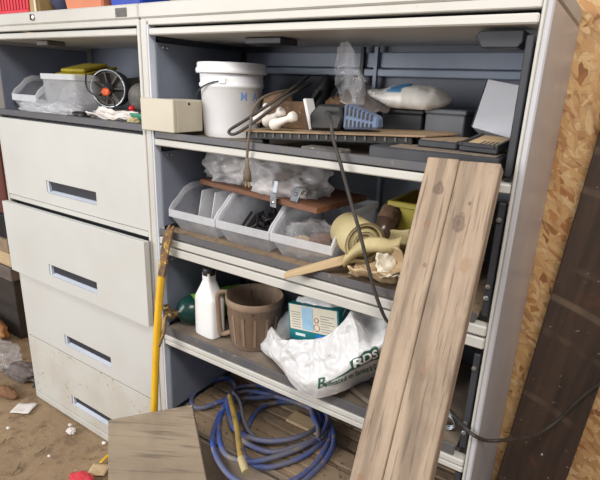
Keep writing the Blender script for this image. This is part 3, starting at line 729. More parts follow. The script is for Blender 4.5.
# paired black pads at the back
for k, (x, y, lab) in enumerate(((.405, .345, 'black rubber knee pad at back of the top shelf, left of the pair'), (.475, .345, 'black rubber knee pad at back of the top shelf, nearer the clear sheet'))):
    t = thing('knee_pad', (x, y, ZS1), lab, 'knee pad', None)
    mb = MB(); mb.blob((x, y, ZS1+.092), (.040, .05, .098), .10, 1.5, k+2, 4, floor=ZS1+.0005, M=RY(.25)); mb.build('cap', M_['black'], t)
    mb = MB(); mb.tube([(x-.035, y-.04, ZS1+.05), (x-.015, y-.055, ZS1+.09), (x+.02, y-.05, ZS1+.145)], .006, 8); mb.build('ridge', M_['dark'], t)
# cords on the pail side
mb = MB(); mb.tube([(0.4159,0.2500,1.4701),(0.4537,0.1000,1.4307),(0.4227,0.0300,1.3844),(0.3816,0.0000,1.3502),(0.3445,-0.0080,1.3275),(0.3393,-0.0100,1.3169),(0.3598,-0.0100,1.3160),(0.3949,-0.0040,1.3362),(0.4506,0.0100,1.3765),(0.4747,0.0700,1.4188),(0.4142,0.2600,1.4483)], .0042, 8)
tag(mb.build('power_cord', M_['cord']), 'doubled black cord looping from the knee pads to the pail base', 'cord')
t = thing('plug_cord', (0.3954,0.0000,1.2774), 'tan two-prong plug and cord hanging over the middle shelf board', 'cord')
mb = MB(); mb.tube([(0.3930,0.2400,1.4361),(0.4009,0.1200,1.4239),(0.4005,0.0500,1.4081),(0.3949,0.0200,1.3780),(0.4079,-0.0080,1.3349),(0.4050,-0.0120,1.2921),(0.4019,-0.0120,1.2585)], .0034, 8); mb.build('cord', M_['cordtan'], t)
pa, pb_ = Vector((0.4019,-0.0120,1.2585)), Vector((0.4007,-0.0100,1.1978)); Mq = frame(pa, (1, 0, 0), pb_-pa); Lq = (pb_-pa).length
mb = MB(); mb.lathe([(0, 0), (.0045, 0), (.006, Lq*.35), (.0105, Lq*.6), (.012, Lq), (0, Lq)], 14, Mq, sx=1.1, sy=.7); mb.build('plug', M_['cordtan'], t)
for sx in (-.006, .006):
    mb = MB(); mb.box(sx-.0025, sx+.0025, -.0008, .0008, Lq, Lq+.016, 0, Mq); mb.build('prong', M_['brass'], t)
# long hanging cord
mb = MB(); mb.tube([(0.5659,0.1000,1.3815),(0.6151,0.0300,1.3812),(0.6410,-0.0040,1.3658),(0.6554,-0.0160,1.3318),(0.6794,-0.0200,1.2804),(0.7090,-0.0220,1.2086),(0.7423,-0.0250,1.1324),(0.7701,-0.0280,1.0617),(0.7934,-0.0280,1.0006),(0.8144,-0.0260,0.9552),(0.8296,-0.0200,0.9267),(0.8486,-0.0060,0.9035)], [.0042]*4+[.0046]*6+[.004]*2, 8)
tag(mb.build('hanging_cord', M_['cord']), 'dark grey cord hanging from the top shelf down past the tape roll', 'cord')
# finned tool
t = thing('finned_charger', (.58, .10, ZR), 'blue-grey finned tool body with a black end on the thin board', 'tool')
Mf = T(.532, .085, ZR2+.003) @ RZ(.06) @ RY(-.045) @ Matrix.Diagonal((1.04, .9, .88, 1))
mb = MB(); mb.prism([(0, 0), (.075, 0), (.085, .03), (.08, .066), (.02, .070), (-.005, .04)], 0, .08, 'Y', Mf, bev=.005); mb.build('rear_body', M_['black'], t)
mb = MB(); mb.hexa([tuple(Mf @ Vector(p)) for p in ((.086, .0, .002), (.17, .012, .004), (.17, .06, .004), (.086, .08, .002), (.086, .006, .072), (.17, .018, .036), (.17, .055, .036), (.086, .074, .072))], 0, .005); mb.build('shell', M_['toolblue'], t)
for k in range(7):
    x = .093+k*.0098; zt = .066-(k*.0098)*.42
    mb = MB(); mb.hexa([tuple(Mf @ Vector(p)) for p in ((x, -.0015+.14*(x-.086), .008), (x+.0045, -.0015+.14*(x-.086), .008), (x+.0045, .012+.14*(x-.086), .008), (x, .012+.14*(x-.086), .008), (x, .0025+.14*(x-.086), zt*.45), (x+.0045, .0025+.14*(x-.086), zt*.45), (x+.0045, .016, zt*.45), (x, .016, zt*.45))])
    mb.hexa([tuple(Mf @ Vector(p)) for p in ((x, .001+.14*(x-.086), zt*.62), (x+.0045, .001+.14*(x-.086), zt*.62), (x+.0045, .02, zt*.62), (x, .02, zt*.62), (x, .004+.14*(x-.086), zt*1.02), (x+.0045, .004+.14*(x-.086), zt*1.02), (x+.0045, .022, zt*1.02), (x, .022, zt*1.02))])
    mb.build('vent_slot', M_['black'], t)
# standing crinkled clear sheet
def sheet(u, v):
    # v up
    base = Vector((.595, .19, ZR2+.066)); w = .030+.030*math.sin(min(1, (v*.85+.15))*PI)
    x = (u-.5)*2*w; z = v*.152; y = .025*math.cos(u*PI*1.0)-.02
    p = base+Vector((x*.8-.035*v, y+.25*x, z)); p += Vector((wrinkle(p, 22, .006, 1), wrinkle(p, 20, .008, 3), 0)); return p
t = thing('plastic_sheet', (.60, .17, ZR2+.066), 'crinkled clear plastic sheet standing up on the finned tool', 'plastic sheet')
mb = MB(); mb.surf(sheet, 18, 26); mb.build('upright_fold', M_['film'], t, solid=.001)
def sheet2(u, v):
    p = Vector((0.5786,0.1600,1.4311)).lerp(Vector((0.6820,0.2200,1.3884)), u); p += Vector((.0, .08*(v-.3), .055*(v-.5)*(1-.5*u)))
    return p+Vector((0, wrinkle(p, 18, .006, 5), wrinkle(p, 15, .008, 6)))
mb = MB(); mb.surf(sheet2, 24, 14); mb.build('trailing_fold', clear('grey_film', (150, 140, 136), .6, .2), t, solid=.001)
# dark boxes behind
def crate(name, x0, x1, y0, y1, h, m, label, mf=None):
    t = thing(name, ((x0+x1)/2, (y0+y1)/2, ZS1), label, 'box')
    mb = MB(); mb.box(x0, x1, y0, y1, ZS1, ZS1+h, .003); mb.build('body', m, t)
    mb = MB(); mb.box(x0-.003, x1+.003, y0-.003, y1+.003, ZS1+h+.0003, ZS1+h+.012, .003); mb.build('lid', m, t)
    return t
crate('dark_box', .655, .765, .25, .375, .095, M_['dark'], 'dark grey box under the blue and white bag')
crate('grey_box', .775, .875, .245, .36, .100, mat('grey_plastic', (112, 114, 120), (98, 100, 106), rough=.55, scale=8), 'mid grey box between the dark box and the white carton')
t = thing('snack_bag', (.70, .27, ZS1+.108), 'white foil bag with a blue patch lying on the dark box', 'bag')
SP = [((0.5571,0.2700,1.4686), .002, .006), ((0.5778,0.2680,1.4534), .006, .016), ((0.6080,0.2650,1.4347), .010, .032), ((0.6514,0.2620,1.4261), .0155, .045), ((0.6914,0.2620,1.4252), .027, .052), ((0.7329,0.2620,1.4245), .029, .054), ((0.7721,0.2650,1.4225), .0275, .050), ((0.8046,0.2700,1.4204), .020, .040), ((0.8235,0.2750,1.4200), .008, .020), ((0.8285,0.2750,1.4203), .001, .004)]
def pil(u, v):
    x = v*(len(SP)-1); i = min(int(x), len(SP)-2); q = x-i
    a, b, c, d = [SP[max(0, min(len(SP)-1, k))] for k in (i-1, i, i+1, i+2)]
    def cr(p, r, s_, w): return .5*((2*r)+(s_-p)*q+(2*p-5*r+4*s_-w)*q*q+(3*r-p-3*s_+w)*q**3)
    ctr_ = cr(Vector(a[0]), Vector(b[0]), Vector(c[0]), Vector(d[0])); hz = max(.0005, cr(a[1], b[1], c[1], d[1])); hy = max(.0005, cr(a[2], b[2], c[2], d[2]))
    an = u*2*PI; c_, s_ = math.cos(an), math.sin(an)
    k_ = min(1, hz/.02)
    p = ctr_+Vector((0, c_*hy+.35*s_*hz, math.copysign(abs(s_)**.75, s_)*hz))
    w = (wrinkle(p, 20, .0032, 4)+wrinkle(p, 48, .0013, 6))*k_
    p = p+Vector((0, c_*w, s_*w)); p.z = max(p.z, ZS1+.1085); return p
mb = MB(); mb.surf(pil, 40, 60, closeu=True)
def chipmat():
    k = NT('printed_foil'); tc = k.n('ShaderNodeTexCoord'); sp = k.n('ShaderNodeSeparateXYZ'); k.l(tc.outputs['Object'], sp.inputs[0])
    w = k.noise(tc.outputs['Object'], 25, 2)
    x = k.math('ADD', sp.outputs[0], k.math('MULTIPLY', k.math('SUBTRACT', w.outputs[0], .5), .06))
    f = k.ramp(k.math('ADD', k.math('MULTIPLY', x, 5), .5), [(.38, G(0)), (.40, G(1)), (.60, G(1)), (.62, G(0))])
    z = k.ramp(k.math('ADD', k.math('MULTIPLY', sp.outputs[2], 8), .2), [(.50, G(0)), (.54, G(1))])
    col = k.mix(k.math('MULTIPLY', f, z), lin((226, 222, 214)), lin((84, 142, 190)))
    vo = k.n('ShaderNodeTexVoronoi'); vo.inputs['Scale'].default_value = 130; k.l(tc.outputs['Object'], vo.inputs['Vector'])
    d = k.ramp(vo.outputs['Distance'], [(.25, G(1)), (.32, G(0))])
    rg = k.ramp(k.math('ADD', k.math('MULTIPLY', x, 5), .5), [(.02, G(0)), (.05, G(1)), (.36, G(1)), (.39, G(0))])
    col = k.mix(k.math('MULTIPLY', k.math('MULTIPLY', d, rg), .8), col, lin((70, 80, 100)))
    k.l(col, k.b.inputs['Base Color']); k.b.inputs['Roughness'].default_value = .35; return k.m
mb.build('pouch', chipmat(), t)
# flat trays at the right
def tray(name, c, sx, sy, h, rz, label, insert=None, ry=0, rx=0):
    t = thing(name, c, label, 'tray'); Mm = T(*c) @ RZ(rz) @ RX(rx) @ RY(ry)
    mb = MB(); mb.box(0, sx, 0, sy, 0, h*.4, .002, Mm)
    for a in ((0, sx, 0, .008), (0, sx, sy-.008, sy), (0, .008, .0085, sy-.0085), (sx-.008, sx, .0085, sy-.0085)): mb.box(a[0], a[1], a[2], a[3], h*.4, h, .0015, Mm)
    mb.build('frame', M_['dark'], t)
    mb = MB(); mb.box(.010, sx-.010, .010, sy-.010, h*.42, h*.8, .001, Mm); mb.build('insert', insert or M_['dustgrey'], t)
    return t
tray('flat_tray', (.625, .006, ZS1+.012), .37, .085, .016, 0, 'long black tray nearest the front edge of the top shelf', rx=.0) if False else None
t = thing('flat_tray', (.87, .11, ZS1), 'long flat black tray along the top shelf edge behind the planks', 'tray')
mb = MB(); mb.box(.735, 1.015, .008, .20, ZS1, ZS1+.034, .003); mb.build('frame', M_['dark'], t)
mb = MB(); mb.box(.78, 1.005, .02, .19, ZS1+.0342, ZS1+.0355); mb.build('insert', M_['dustgrey'], t)
t = thing('flat_tray', (.875, .11, ZS1+.036), 'dusty brown-topped flat tray lying on the long black one', 'tray')
mb = MB(); mb.box(.828, .915, .06, .20, ZS1+.036, ZS1+.052, .003); mb.build('frame', M_['dark'], t)
mb = MB(); mb.box(.832, .911, .065, .195, ZS1+.0522, ZS1+.0535); mb.build('insert', M_['dust'], t)
t = thing('flat_tray', (.95, .10, ZS1+.036), 'black tray with a slotted card insert, tilted against the white carton', 'tray')
Mm = T(.922, .050, ZS1+.038) @ RX(.10) @ RZ(-.1)
mb = MB(); mb.box(0, .080, 0, .13, 0, .010, .002, Mm); mb.box(0, .006, 0, .13, .0102, .018, .001, Mm); mb.box(.074, .080, 0, .13, .0102, .018, .001, Mm); mb.box(.0065, .0735, 0, .006, .0102, .018, .001, Mm); mb.build('frame', M_['dark'], t)
mb = MB(); mb.box(.008, .072, .008, .125, .0104, .0135, 0, Mm); mb.build('insert', M_['card'], t)
for k in range(4):
    mb = MB(); mb.box(.034+k*.009, .038+k*.009, .02, .055, .0137, .0142, 0, Mm); mb.build('slot', M_['dark'], t)
# white carton leaning at the right
Q = [Vector(q) for q in ((0.8991,0.2250,1.3638), (0.9972,0.2000,1.3457), (0.9940,0.2450,1.4610), (0.9093,0.2700,1.4747))]
nn = (Q[1]-Q[0]).cross(Q[3]-Q[0]).normalized()
if nn.y > 0: nn = -nn
t = thing('carton', (Q[0].x, Q[0].y, ZS1), 'white carton tilted on its corner at the right end of the top shelf', 'box')
mb = MB(); mb.hexa([tuple(q) for q in Q]+[tuple(q-nn*.055) for q in Q], 0, .001); mb.build('box', M_['greycard'], t)
dn = (Q[0]-Q[3]).normalized()
mb = MB(); ee = (Q[3]-Q[0]); sdv = (Q[1]-Q[0]).normalized()
mb.hexa([tuple(Q[0]-sdv*.0012), tuple(Q[3]-sdv*.0012), tuple(Q[3]-sdv*.0012-nn*.055), tuple(Q[0]-sdv*.0012-nn*.055), tuple(Q[0]-sdv*.0032), tuple(Q[3]-sdv*.0032), tuple(Q[3]-sdv*.0032-nn*.055), tuple(Q[0]-sdv*.0032-nn*.055)]); mb.build('dark_side', M_['dark'], t)  # thin dark sheet over the carton's left side

# ------------------------------------------------------------------ third shelf
ZS3 = .6485
# propane torch
t = thing('propane_torch', (.12, .10, ZS3), 'dark green propane cylinder with brass torch lying at the left of the third shelf', 'propane torch')
a = Vector((.088, .078, ZS3+.0515)); d_ = Vector((.36, .93, .0)).normalized(); Mg = frame(a, (0, 0, 1), d_) @ Matrix.Scale(1.15, 4)
mb = MB(); mb.lathe([(0, -.044), (.014, -.044), (.018, -.038), (.030, -.032), (.040, -.018), (.0445, .002), (.0445, .06), (.0445, .20), (.038, .22), (0, .222)], 40, Mg); mb.build('cylinder', M_['tank'], t)
mb = MB(); mb.lathe([(.0447, .003), (.0452, .004), (.0452, .17), (.0447, .171)], 40, Mg); mb.build('label_band', M_['tanklabel'], t)
mb = MB(); q_ = Vector((0.0937,0.0800,0.6581)); mb.box(-.009, .009, -.0012, .0012, -.012, .012, .0008, T(.1385, .081, ZS3+.040) @ RZ(.9)); mb.build('sticker', M_['lime'], t)
v0 = a-d_*.050; 
mb = MB(); v1 = v0-d_*.022
mb.tube([v0, v1], .013, 14, False, 0); mb.tube([v1+Vector((0, 0, -.004)), v1+Vector((-.008, -.006, .022))], .009, 12, False, 0); mb.tube([v1+Vector((-.012, 0, .004)), v1+Vector((.016, -.006, .0))], .010, 12, False, 0)
mb.build('valve', M_['brass'], t)
mb = MB(); mb.lathe([(.004, -.006), (.011, -.006), (.011, .006), (.004, .006)], 12, T(*(v1+Vector((-.010, -.008, .026)))) @ RX(.3)); mb.build('valve_knob', M_['brass'], t)
tip = Vector((0.0774,-0.0620,0.6207))
mb = MB(); mb.tube([v1, v1+Vector((-.006, -.02, -.004)), v1.lerp(tip, .6)+Vector((0, 0, .004)), tip], [.0075, .008, .008, .009], 10); mb.build('burner_tube', M_['brass'], t)
# white bottle
xb, yb = .188, .064
t = thing('oil_bottle', (xb, yb, ZS3), 'white plastic bottle with black cap and sloping shoulders on the third shelf', 'bottle')
Mo = T(xb, yb, ZS3) @ RZ(-.08) @ Matrix.Scale(1.13, 4)
def ring(hw, hd, z, n=24, ox=0):
    out = []
    for i in range(n):
        a = 2*PI*i/n+PI/n; c, s = math.cos(a), math.sin(a); e = .45
        out.append((ox+hw*math.copysign(abs(c)**e, c), hd*math.copysign(abs(s)**e, s), z))
    return out
rings = [(.038, .026, 0), (.041, .028, .004), (.041, .028, .115), (.0395, .027, .121), (.024, .020, .150), (.0175, .0175, .163), (.0155, .0155, .168), (.0155, .0155, .194)]
vs = []; fs = []
for hw, hd, z in rings: vs += ring(hw, hd, z)
for r in range(len(rings)-1):
    for i in range(24): fs.append((r*24+i, r*24+(i+1) % 24, r*24+24+(i+1) % 24, r*24+24+i))
fs.append(tuple(range(24))[::-1]); fs.append(tuple(range((len(rings)-1)*24, len(rings)*24)))
mb = MB(); mb.add(vs, fs, Mo, False); mb.build('body', M_['white'], t, bevmod=.001)
mb = MB(); mb.lathe([(.0175, .186), (.0182, .187), (.0182, .206), (.016, .208), (0, .208)], 24, Mo); mb.build('cap', M_['black'], t)
# brown jug
xj, yj = .336, .112
t = thing('jug', (xj, yj, ZS3), 'brown dusty plastic jug with a side handle, beside the white bottle', 'jug')
Mj = T(xj, yj, ZS3) @ Matrix.Diagonal((1, 1, .93, 1))
mb = MB(); mb.lathe([(0, .002), (.068, 0), (.072, .004), (.088, .150), (.091, .152), (.0925, .158), (.0925, .174), (.090, .177), (.087, .177), (.085, .152), (.069, .008), (0, .008)], 40, Mj); mb.build('body', M_['jug'], t)
for i in range(14):
    a = 2*PI*i/14; mb = MB()
    mb.hexa([tuple(Mj @ (RZ(a) @ Vector(p))) for p in ((.0735, -.004, .02), (.0735, .004, .02), (.0755, .004, .02), (.0755, -.004, .02), (.0852, -.004, .125), (.0852, .004, .125), (.087, .004, .125), (.087, -.004, .125))]); mb.build('rib', M_['jug'], t)
ah = math.radians(-150); hd_ = Vector((math.cos(ah), math.sin(ah), 0))
def hp(r, z): return Vector((xj, yj, ZS3+z))+hd_*r
mb = MB(); mb.tube([hp(.088, .168), hp(.108, .166), hp(.118, .150), hp(.116, .09), hp(.112, .035), hp(.102, .020), hp(.078, .028)], .0085, 10, flat=.8); mb.build('handle', M_['jug'], t)
mb = MB(); mb.lathe([(0, 0), (.02, 0), (.022, .05), (.014, .06), (0, .06)], 20, T(.232, .17, ZS3)); 
tag(mb.build('orange_canister', M_['orange']), 'small orange canister half hidden between white bottle and brown jug', 'canister')
# black spiral cable behind the bag
for k, (p, lab) in enumerate((((.47, .20), 'coiled black cable end standing behind the jug and white bag'),)):
    mb = MB(); mb.tube([(p[0]+.035*math.cos(i*.7)+.004*i*.2, p[1]+.006*i*.5, ZS3+.052+.04*math.sin(i*.7)) for i in range(26)], .006, 8, False, 3)
    tag(mb.build('coiled_cable', M_['black']), lab, 'cable')
cs = Vector((.982, .045, ZS3+.0245)); mb = MB()
mb.tube([(cs.x+.0205*math.cos(i*PI/6), cs.y+i*.0006, cs.z+.0205*math.sin(i*PI/6)) for i in range(38)], .003, 6, False, 2)
tag(mb.build('coil_spring', M_['steel']), 'steel coil spring standing at the right end of the third shelf, behind the planks', 'spring')
# carton in the white bag
Q0 = Vector((0.4854,0.0900,0.7458)); Qr = Vector((0.6633,0.0750,0.7757)); Qt = Vector((0.4805,0.0950,0.8308))
ex = (Qr-Q0); wX = ex.length; ex.normalize(); ez = (Qt-Q0); ez = (ez-ex*ez.dot(ex)); hZ = ez.length; ez.normalize(); ey = ez.cross(ex)
Mc = Matrix((ex, ey, ez)).transposed().to_4x4(); Mc.translation = Q0
t = thing('carton', tuple(Q0), 'teal and cream printed carton standing in the white bag', 'box')
mb = MB(); mb.box(0, wX, 0, .075, -.10, hZ, .001, Mc); mb.build('box', M_['teal'], t)
zz = hZ*.10
mb = MB(); mb.box(.006, wX*.97, -.0011, -.0003, zz, hZ*.985, 0, Mc); lab = mb.build('front_label', M_['cream'], t)
mb = MB(); mb.box(.052, .092, -.0019, -.0012, zz+.004, hZ*.96, 0, Mc); mb.build('picture', M_['skyink'], lab)
for k in range(7):
    z = zz+.007+k*.0075
    if z > hZ*.93: break
    mb = MB(); mb.box(.012+.003*(k % 2), .046, -.0019, -.0012, z, z+.002, 0, Mc); mb.build('text_line', M_['greyink'], lab)
    mb = MB(); mb.box(.118, wX*.92-.01*(k % 3), -.0019, -.0012, z, z+.002, 0, Mc); mb.build('text_line', M_['greyink'], lab)
mb = MB(); mb.lathe([(.009, 0), (.011, .0006), (.009, .0012)], 20, Mc @ T(.104, -.0012, zz+.016) @ RX(PI/2)); mb.lathe([(.006, 0), (.008, .0006), (.006, .0012)], 20, Mc @ T(.104, -.0012, zz+.038) @ RX(PI/2)); mb.build('picture', M_['orangebox'], lab)
mb = MB(); mb.box(.024, .060, -.0012, -.0004, -.010, -.002, 0, Mc); mb.build('print', M_['paleink'], t)
mb = MB(); mb.box(-.0012, -.0003, .004, .07, hZ*.1, hZ*.55, 0, Mc); mb.build('side_print', M_['bluecard'], t)
mb = MB(); mb.box(wX*.55, wX*.96, -.0012, -.0004, -.012, .004, 0, Mc); mb.build('front_print', M_['bluecard'], t)

# the white shopping bag
ZF = ZS3+.0085
b_ = [(0.4185,0.0855,0.6570),(0.4953,0.0362,0.6570),(0.5667,-0.0220,0.6685),(0.6106,-0.0320,0.6472),(0.6573,-0.0360,0.6549),(0.6983,-0.0300,0.6763),(0.7306,-0.0100,0.6936),(0.7198,0.0859,0.6570),(0.7350,0.1182,0.6570),(0.7471,0.1521,0.6570),(0.7598,0.1937,0.6570),(0.7758,0.2458,0.6570)]
l_ = [(0.4036,0.0900,0.6497),(0.4777,0.0300,0.6670),(0.5545,-0.0250,0.6907),(0.6105,-0.0500,0.6974),(0.6603,-0.0560,0.7114),(0.7051,-0.0540,0.7398),(0.7414,-0.0460,0.7699),(0.7682,-0.0320,0.7955),(0.7861,-0.0160,0.8137),(0.8023,-0.0020,0.8295),(0.8225,0.0080,0.8485),(0.8502,0.0100,0.8733)]
h_ = [(0.3956,0.0900,0.6610),(0.4516,0.0400,0.6830),(0.5194,0.0000,0.7066),(0.5840,-0.0220,0.7314),(0.6374,-0.0280,0.7569),(0.6816,-0.0240,0.7886),(0.7177,-0.0140,0.8196),(0.7402,-0.0020,0.8501),(0.7452,0.0200,0.8592),(0.7443,0.0600,0.8391),(0.7714,0.0600,0.8536),(0.8105,0.0550,0.8710)]
r_ = [(0.3879,0.1100,0.6813),(0.4284,0.0850,0.7295),(0.5075,0.0300,0.7431),(0.5623,0.0080,0.7700),(0.6157,0.0040,0.7913),(0.6555,0.0080,0.8119),(0.6838,0.0180,0.8431),(0.7017,0.0300,0.8726),(0.7086,0.0480,0.8876),(0.7145,0.0900,0.8790),(0.7446,0.1000,0.8812),(0.7916,0.0950,0.8885)]
bx = [(.885, .15), (.85, .215), (.75, .24), (.63, .24), (.52, .22), (.455, .17)]; rz = [.86, .87, .87, .86, .82, .79]
b_ += [(x*.97+.02, y-.02, .657) for x, y in bx]; l_ += [(x, y, .70) for x, y in bx]; h_ += [(x, y, .76) for x, y in bx]
r_ += [((x-.66)*.94+.66, y-.01, z) for (x, y), z in zip(bx, rz)]
rows = [[Vector(p) for p in q] for q in (b_, l_, h_, r_)]
bc = Vector((.66, .12, .74)); NC = len(b_)
rows.append([p.lerp(Vector((bc.x, bc.y, p.z)), .10)+Vector((0, 0, -.012)) for p in rows[3]])
rows.append([p.lerp(Vector((bc.x, bc.y, p.z)), .16)+Vector((0, 0, -.06)) for p in rows[3]])
def crom(a, b, c, d, t): return .5*((2*b)+(c-a)*t+(2*a-5*b+4*c-d)*t*t+(3*b-a-3*c+d)*t**3)
def loft(u, v):
    x = (u % 1.0)*NC; i = int(x); t_ = x-i
    def col(R): return crom(R[(i-1) % NC], R[i % NC], R[(i+1) % NC], R[(i+2) % NC], t_)
    y = max(0, min(v, 1))*(len(rows)-1); j = min(int(y), len(rows)-2); w_ = y-j
    q = [col(rows[max(0, min(len(rows)-1, k))]) for k in (j-1, j, j+1, j+2)]
    return crom(*q, w_)
def sst(a, b, x): x = max(0, min(1, (x-a)/(b-a))); return x*x*(3-2*x)
def bagp(u, v):
    p = loft(u, v); y = v*5
    amp = .25+.75*sst(1.2, 2.2, y)
    # folds that run down from the gathered rim, and finer creases
    f = 1-2.3*abs(noise.noise(Vector((u*17, y*.55, 2.0)))); g = 1-2.3*abs(noise.noise(Vector((p.x*20+p.z*14, p.z*26-p.x*9, p.y*16))))
    k_ = 1-2.3*abs(noise.noise(Vector((p.x*46, p.z*52+p.x*20, p.y*40))))
    w_ = amp*(.0075*f+.0085*g)+.0024*k_*(.35+amp)
    d = Vector((p.x-bc.x, (p.y-bc.y)*1.5, .15*(y-1.2)*.1)).normalized()
    p = p+d*w_+Vector((0, 0, .25*w_))
    if p.y > -.0075: p.z = max(p.z, ZS3+.0068)
    return p
BC = Vector((.66, .10, ZS3+.0068))
t = thing('shopping_bag', tuple(BC), 'white plastic shopping bag slumped over the third shelf edge, green lettering on it', 'shopping bag')
mb = MB(); mb.surf(bagp, 280, 110, closeu=True, cap=True); bagbody = mb.build('bag_body', M_['bag'], t, solid=.0012)
def bagn(u, v):
    e = 2e-3; a = bagp(u+e, v)-bagp(u-e, v); b = bagp(u, v+e)-bagp(u, v-e); n_ = a.cross(b).normalized()
    return n_*BSGN
BSGN = 1.0; BSGN = -1.0 if bagn(.24, .2).y > 0 else 1.0
def on_bag(vs, fs, q, box, m, name, lift=.0022):
    """lay flat lettering on the bag skin: q = (u,v) of the line's lower left, lower right, upper right, upper left"""
    x0, x1, y0, y1 = box; out = []
    tb = bmesh.new(); vv = [tb.verts.new(v) for v in vs]
    for f in fs:
        try: tb.faces.new([vv[i] for i in f])
        except ValueError: pass
    bmesh.ops.triangulate(tb, faces=tb.faces[:])
    for _ in range(4):      # fine enough to follow the creases
        le = [e for e in tb.edges if abs((e.verts[0].co-e.verts[1].co).x)/(x1-x0) > .035 or abs((e.verts[0].co-e.verts[1].co).y)/(y1-y0) > .14]
        if le: bmesh.ops.subdivide_edges(tb, edges=le, cuts=1); bmesh.ops.triangulate(tb, faces=tb.faces[:])
    tb.verts.index_update(); vs = [tuple(v.co) for v in tb.verts]; fs = [tuple(v.index for v in f.verts) for f in tb.faces]; tb.free()
    for x, y, _ in vs:
        a, b = (x-x0)/(x1-x0), (y-y0)/(y1-y0)
        u = (1-a)*(1-b)*q[0][0]+a*(1-b)*q[1][0]+a*b*q[2][0]+(1-a)*b*q[3][0]
        v = (1-a)*(1-b)*q[0][1]+a*(1-b)*q[1][1]+a*b*q[2][1]+(1-a)*b*q[3][1]
        out.append(bagp(u, v)+bagn(u, v)*lift)
    mb = MB(); mb.add(out, fs); return mb.build(name, m, t)
# flap over the carton
def flap(u, v):
    a = Vector((0.4860,0.1300,0.8228)).lerp(Vector((0.6552,0.1100,0.8417)), u); a.z += .010*math.sin(u*PI)
    p = a+Vector((.0, .06*(v-.35), .024-.05*(v-.35)**2*8*.3-.018*(1-v)))
    return p+Vector((0, wrinkle(p, 16, .005, 4), wrinkle(p, 20, .006, 2)))
mb = MB(); mb.surf(flap, 30, 16); mb.build('bag_handle', M_['bag'], t, solid=.0012)
LQ = [(.243, .150), (.497, .090), (.490, .132), (.243, .203)]
vs, fs = text_mesh('Dedicated to Service & Q', 1.0, 0, 1.0, .012); X1 = max(v[0] for v in vs)
on_bag(vs, fs, LQ, (0, X1, 0, .75), M_['green_ink'], 'printed_slogan')
def strip(pts):   # ribbon of quads between two rows of flat points
    n = len(pts[0]); return [(p[0], p[1], 0) for p in pts[0]]+[(p[0], p[1], 0) for p in pts[1]], [(i, i+1, n+i+1, n+i) for i in range(n-1)]
PQ = [(.365, .186), (.512, .150), (.510, .232), (.358, .268)]
vs, fs = strip(([(i/12, -.04+.03*math.sin(i)) for i in range(13)], [(i/12, .80+.25*i/12+.05*math.sin(i*1.3)) for i in range(13)]))
on_bag(vs, fs, PQ, (0, 1, 0, 1), M_['green_ink'], 'printed_band', .0022)
vs, fs = text_mesh('RDS', 1.0, .1, .95, .03); X1 = max(v[0] for v in vs)
on_bag(vs, fs, [(.370, .196), (.506, .163), (.504, .222), (.366, .250)], (0, X1, 0, .75), M_['white'], 'printed_letters', .0034)
vs, fs = strip(([(i/10, .0) for i in range(11)], [(i/10, .25+.75*i/10) for i in range(11)]))
on_bag(vs, fs, [(.262, .178), (.368, .186), (.366, .205), (.262, .190)], (0, 1, 0, 1), M_['green_ink'], 'printed_stroke')
vs, fs = text_mesh('R', 1.0, .15, 1, .01); X1 = max(v[0] for v in vs)
on_bag(vs, fs, [(.236, .140), (.272, .152), (.268, .245), (.236, .245)], (0, X1, 0, .75), M_['green_ink'], 'printed_initial')
# pipes under the bag
for k, (p, q, lab) in enumerate((((0.7376,0.0444,0.6600), (0.8399,0.0043,0.6600), 'thin tan pipe poking out from under the white bag, nearest the shelf edge'), ((0.7504,0.1179,0.6600), (0.8397,0.0494,0.6600), 'thin grey pipe lying behind the tan one under the white bag'))):
    mb = MB(); p = Vector(p); q = Vector(q); mb.tube([p-(q-p)*.2, q+(q-p)*.6], .008, 10, False, 0)
    tag(mb.build('pipe', M_['cordtan'] if k == 0 else M_['greytool']), lab, 'pipe')

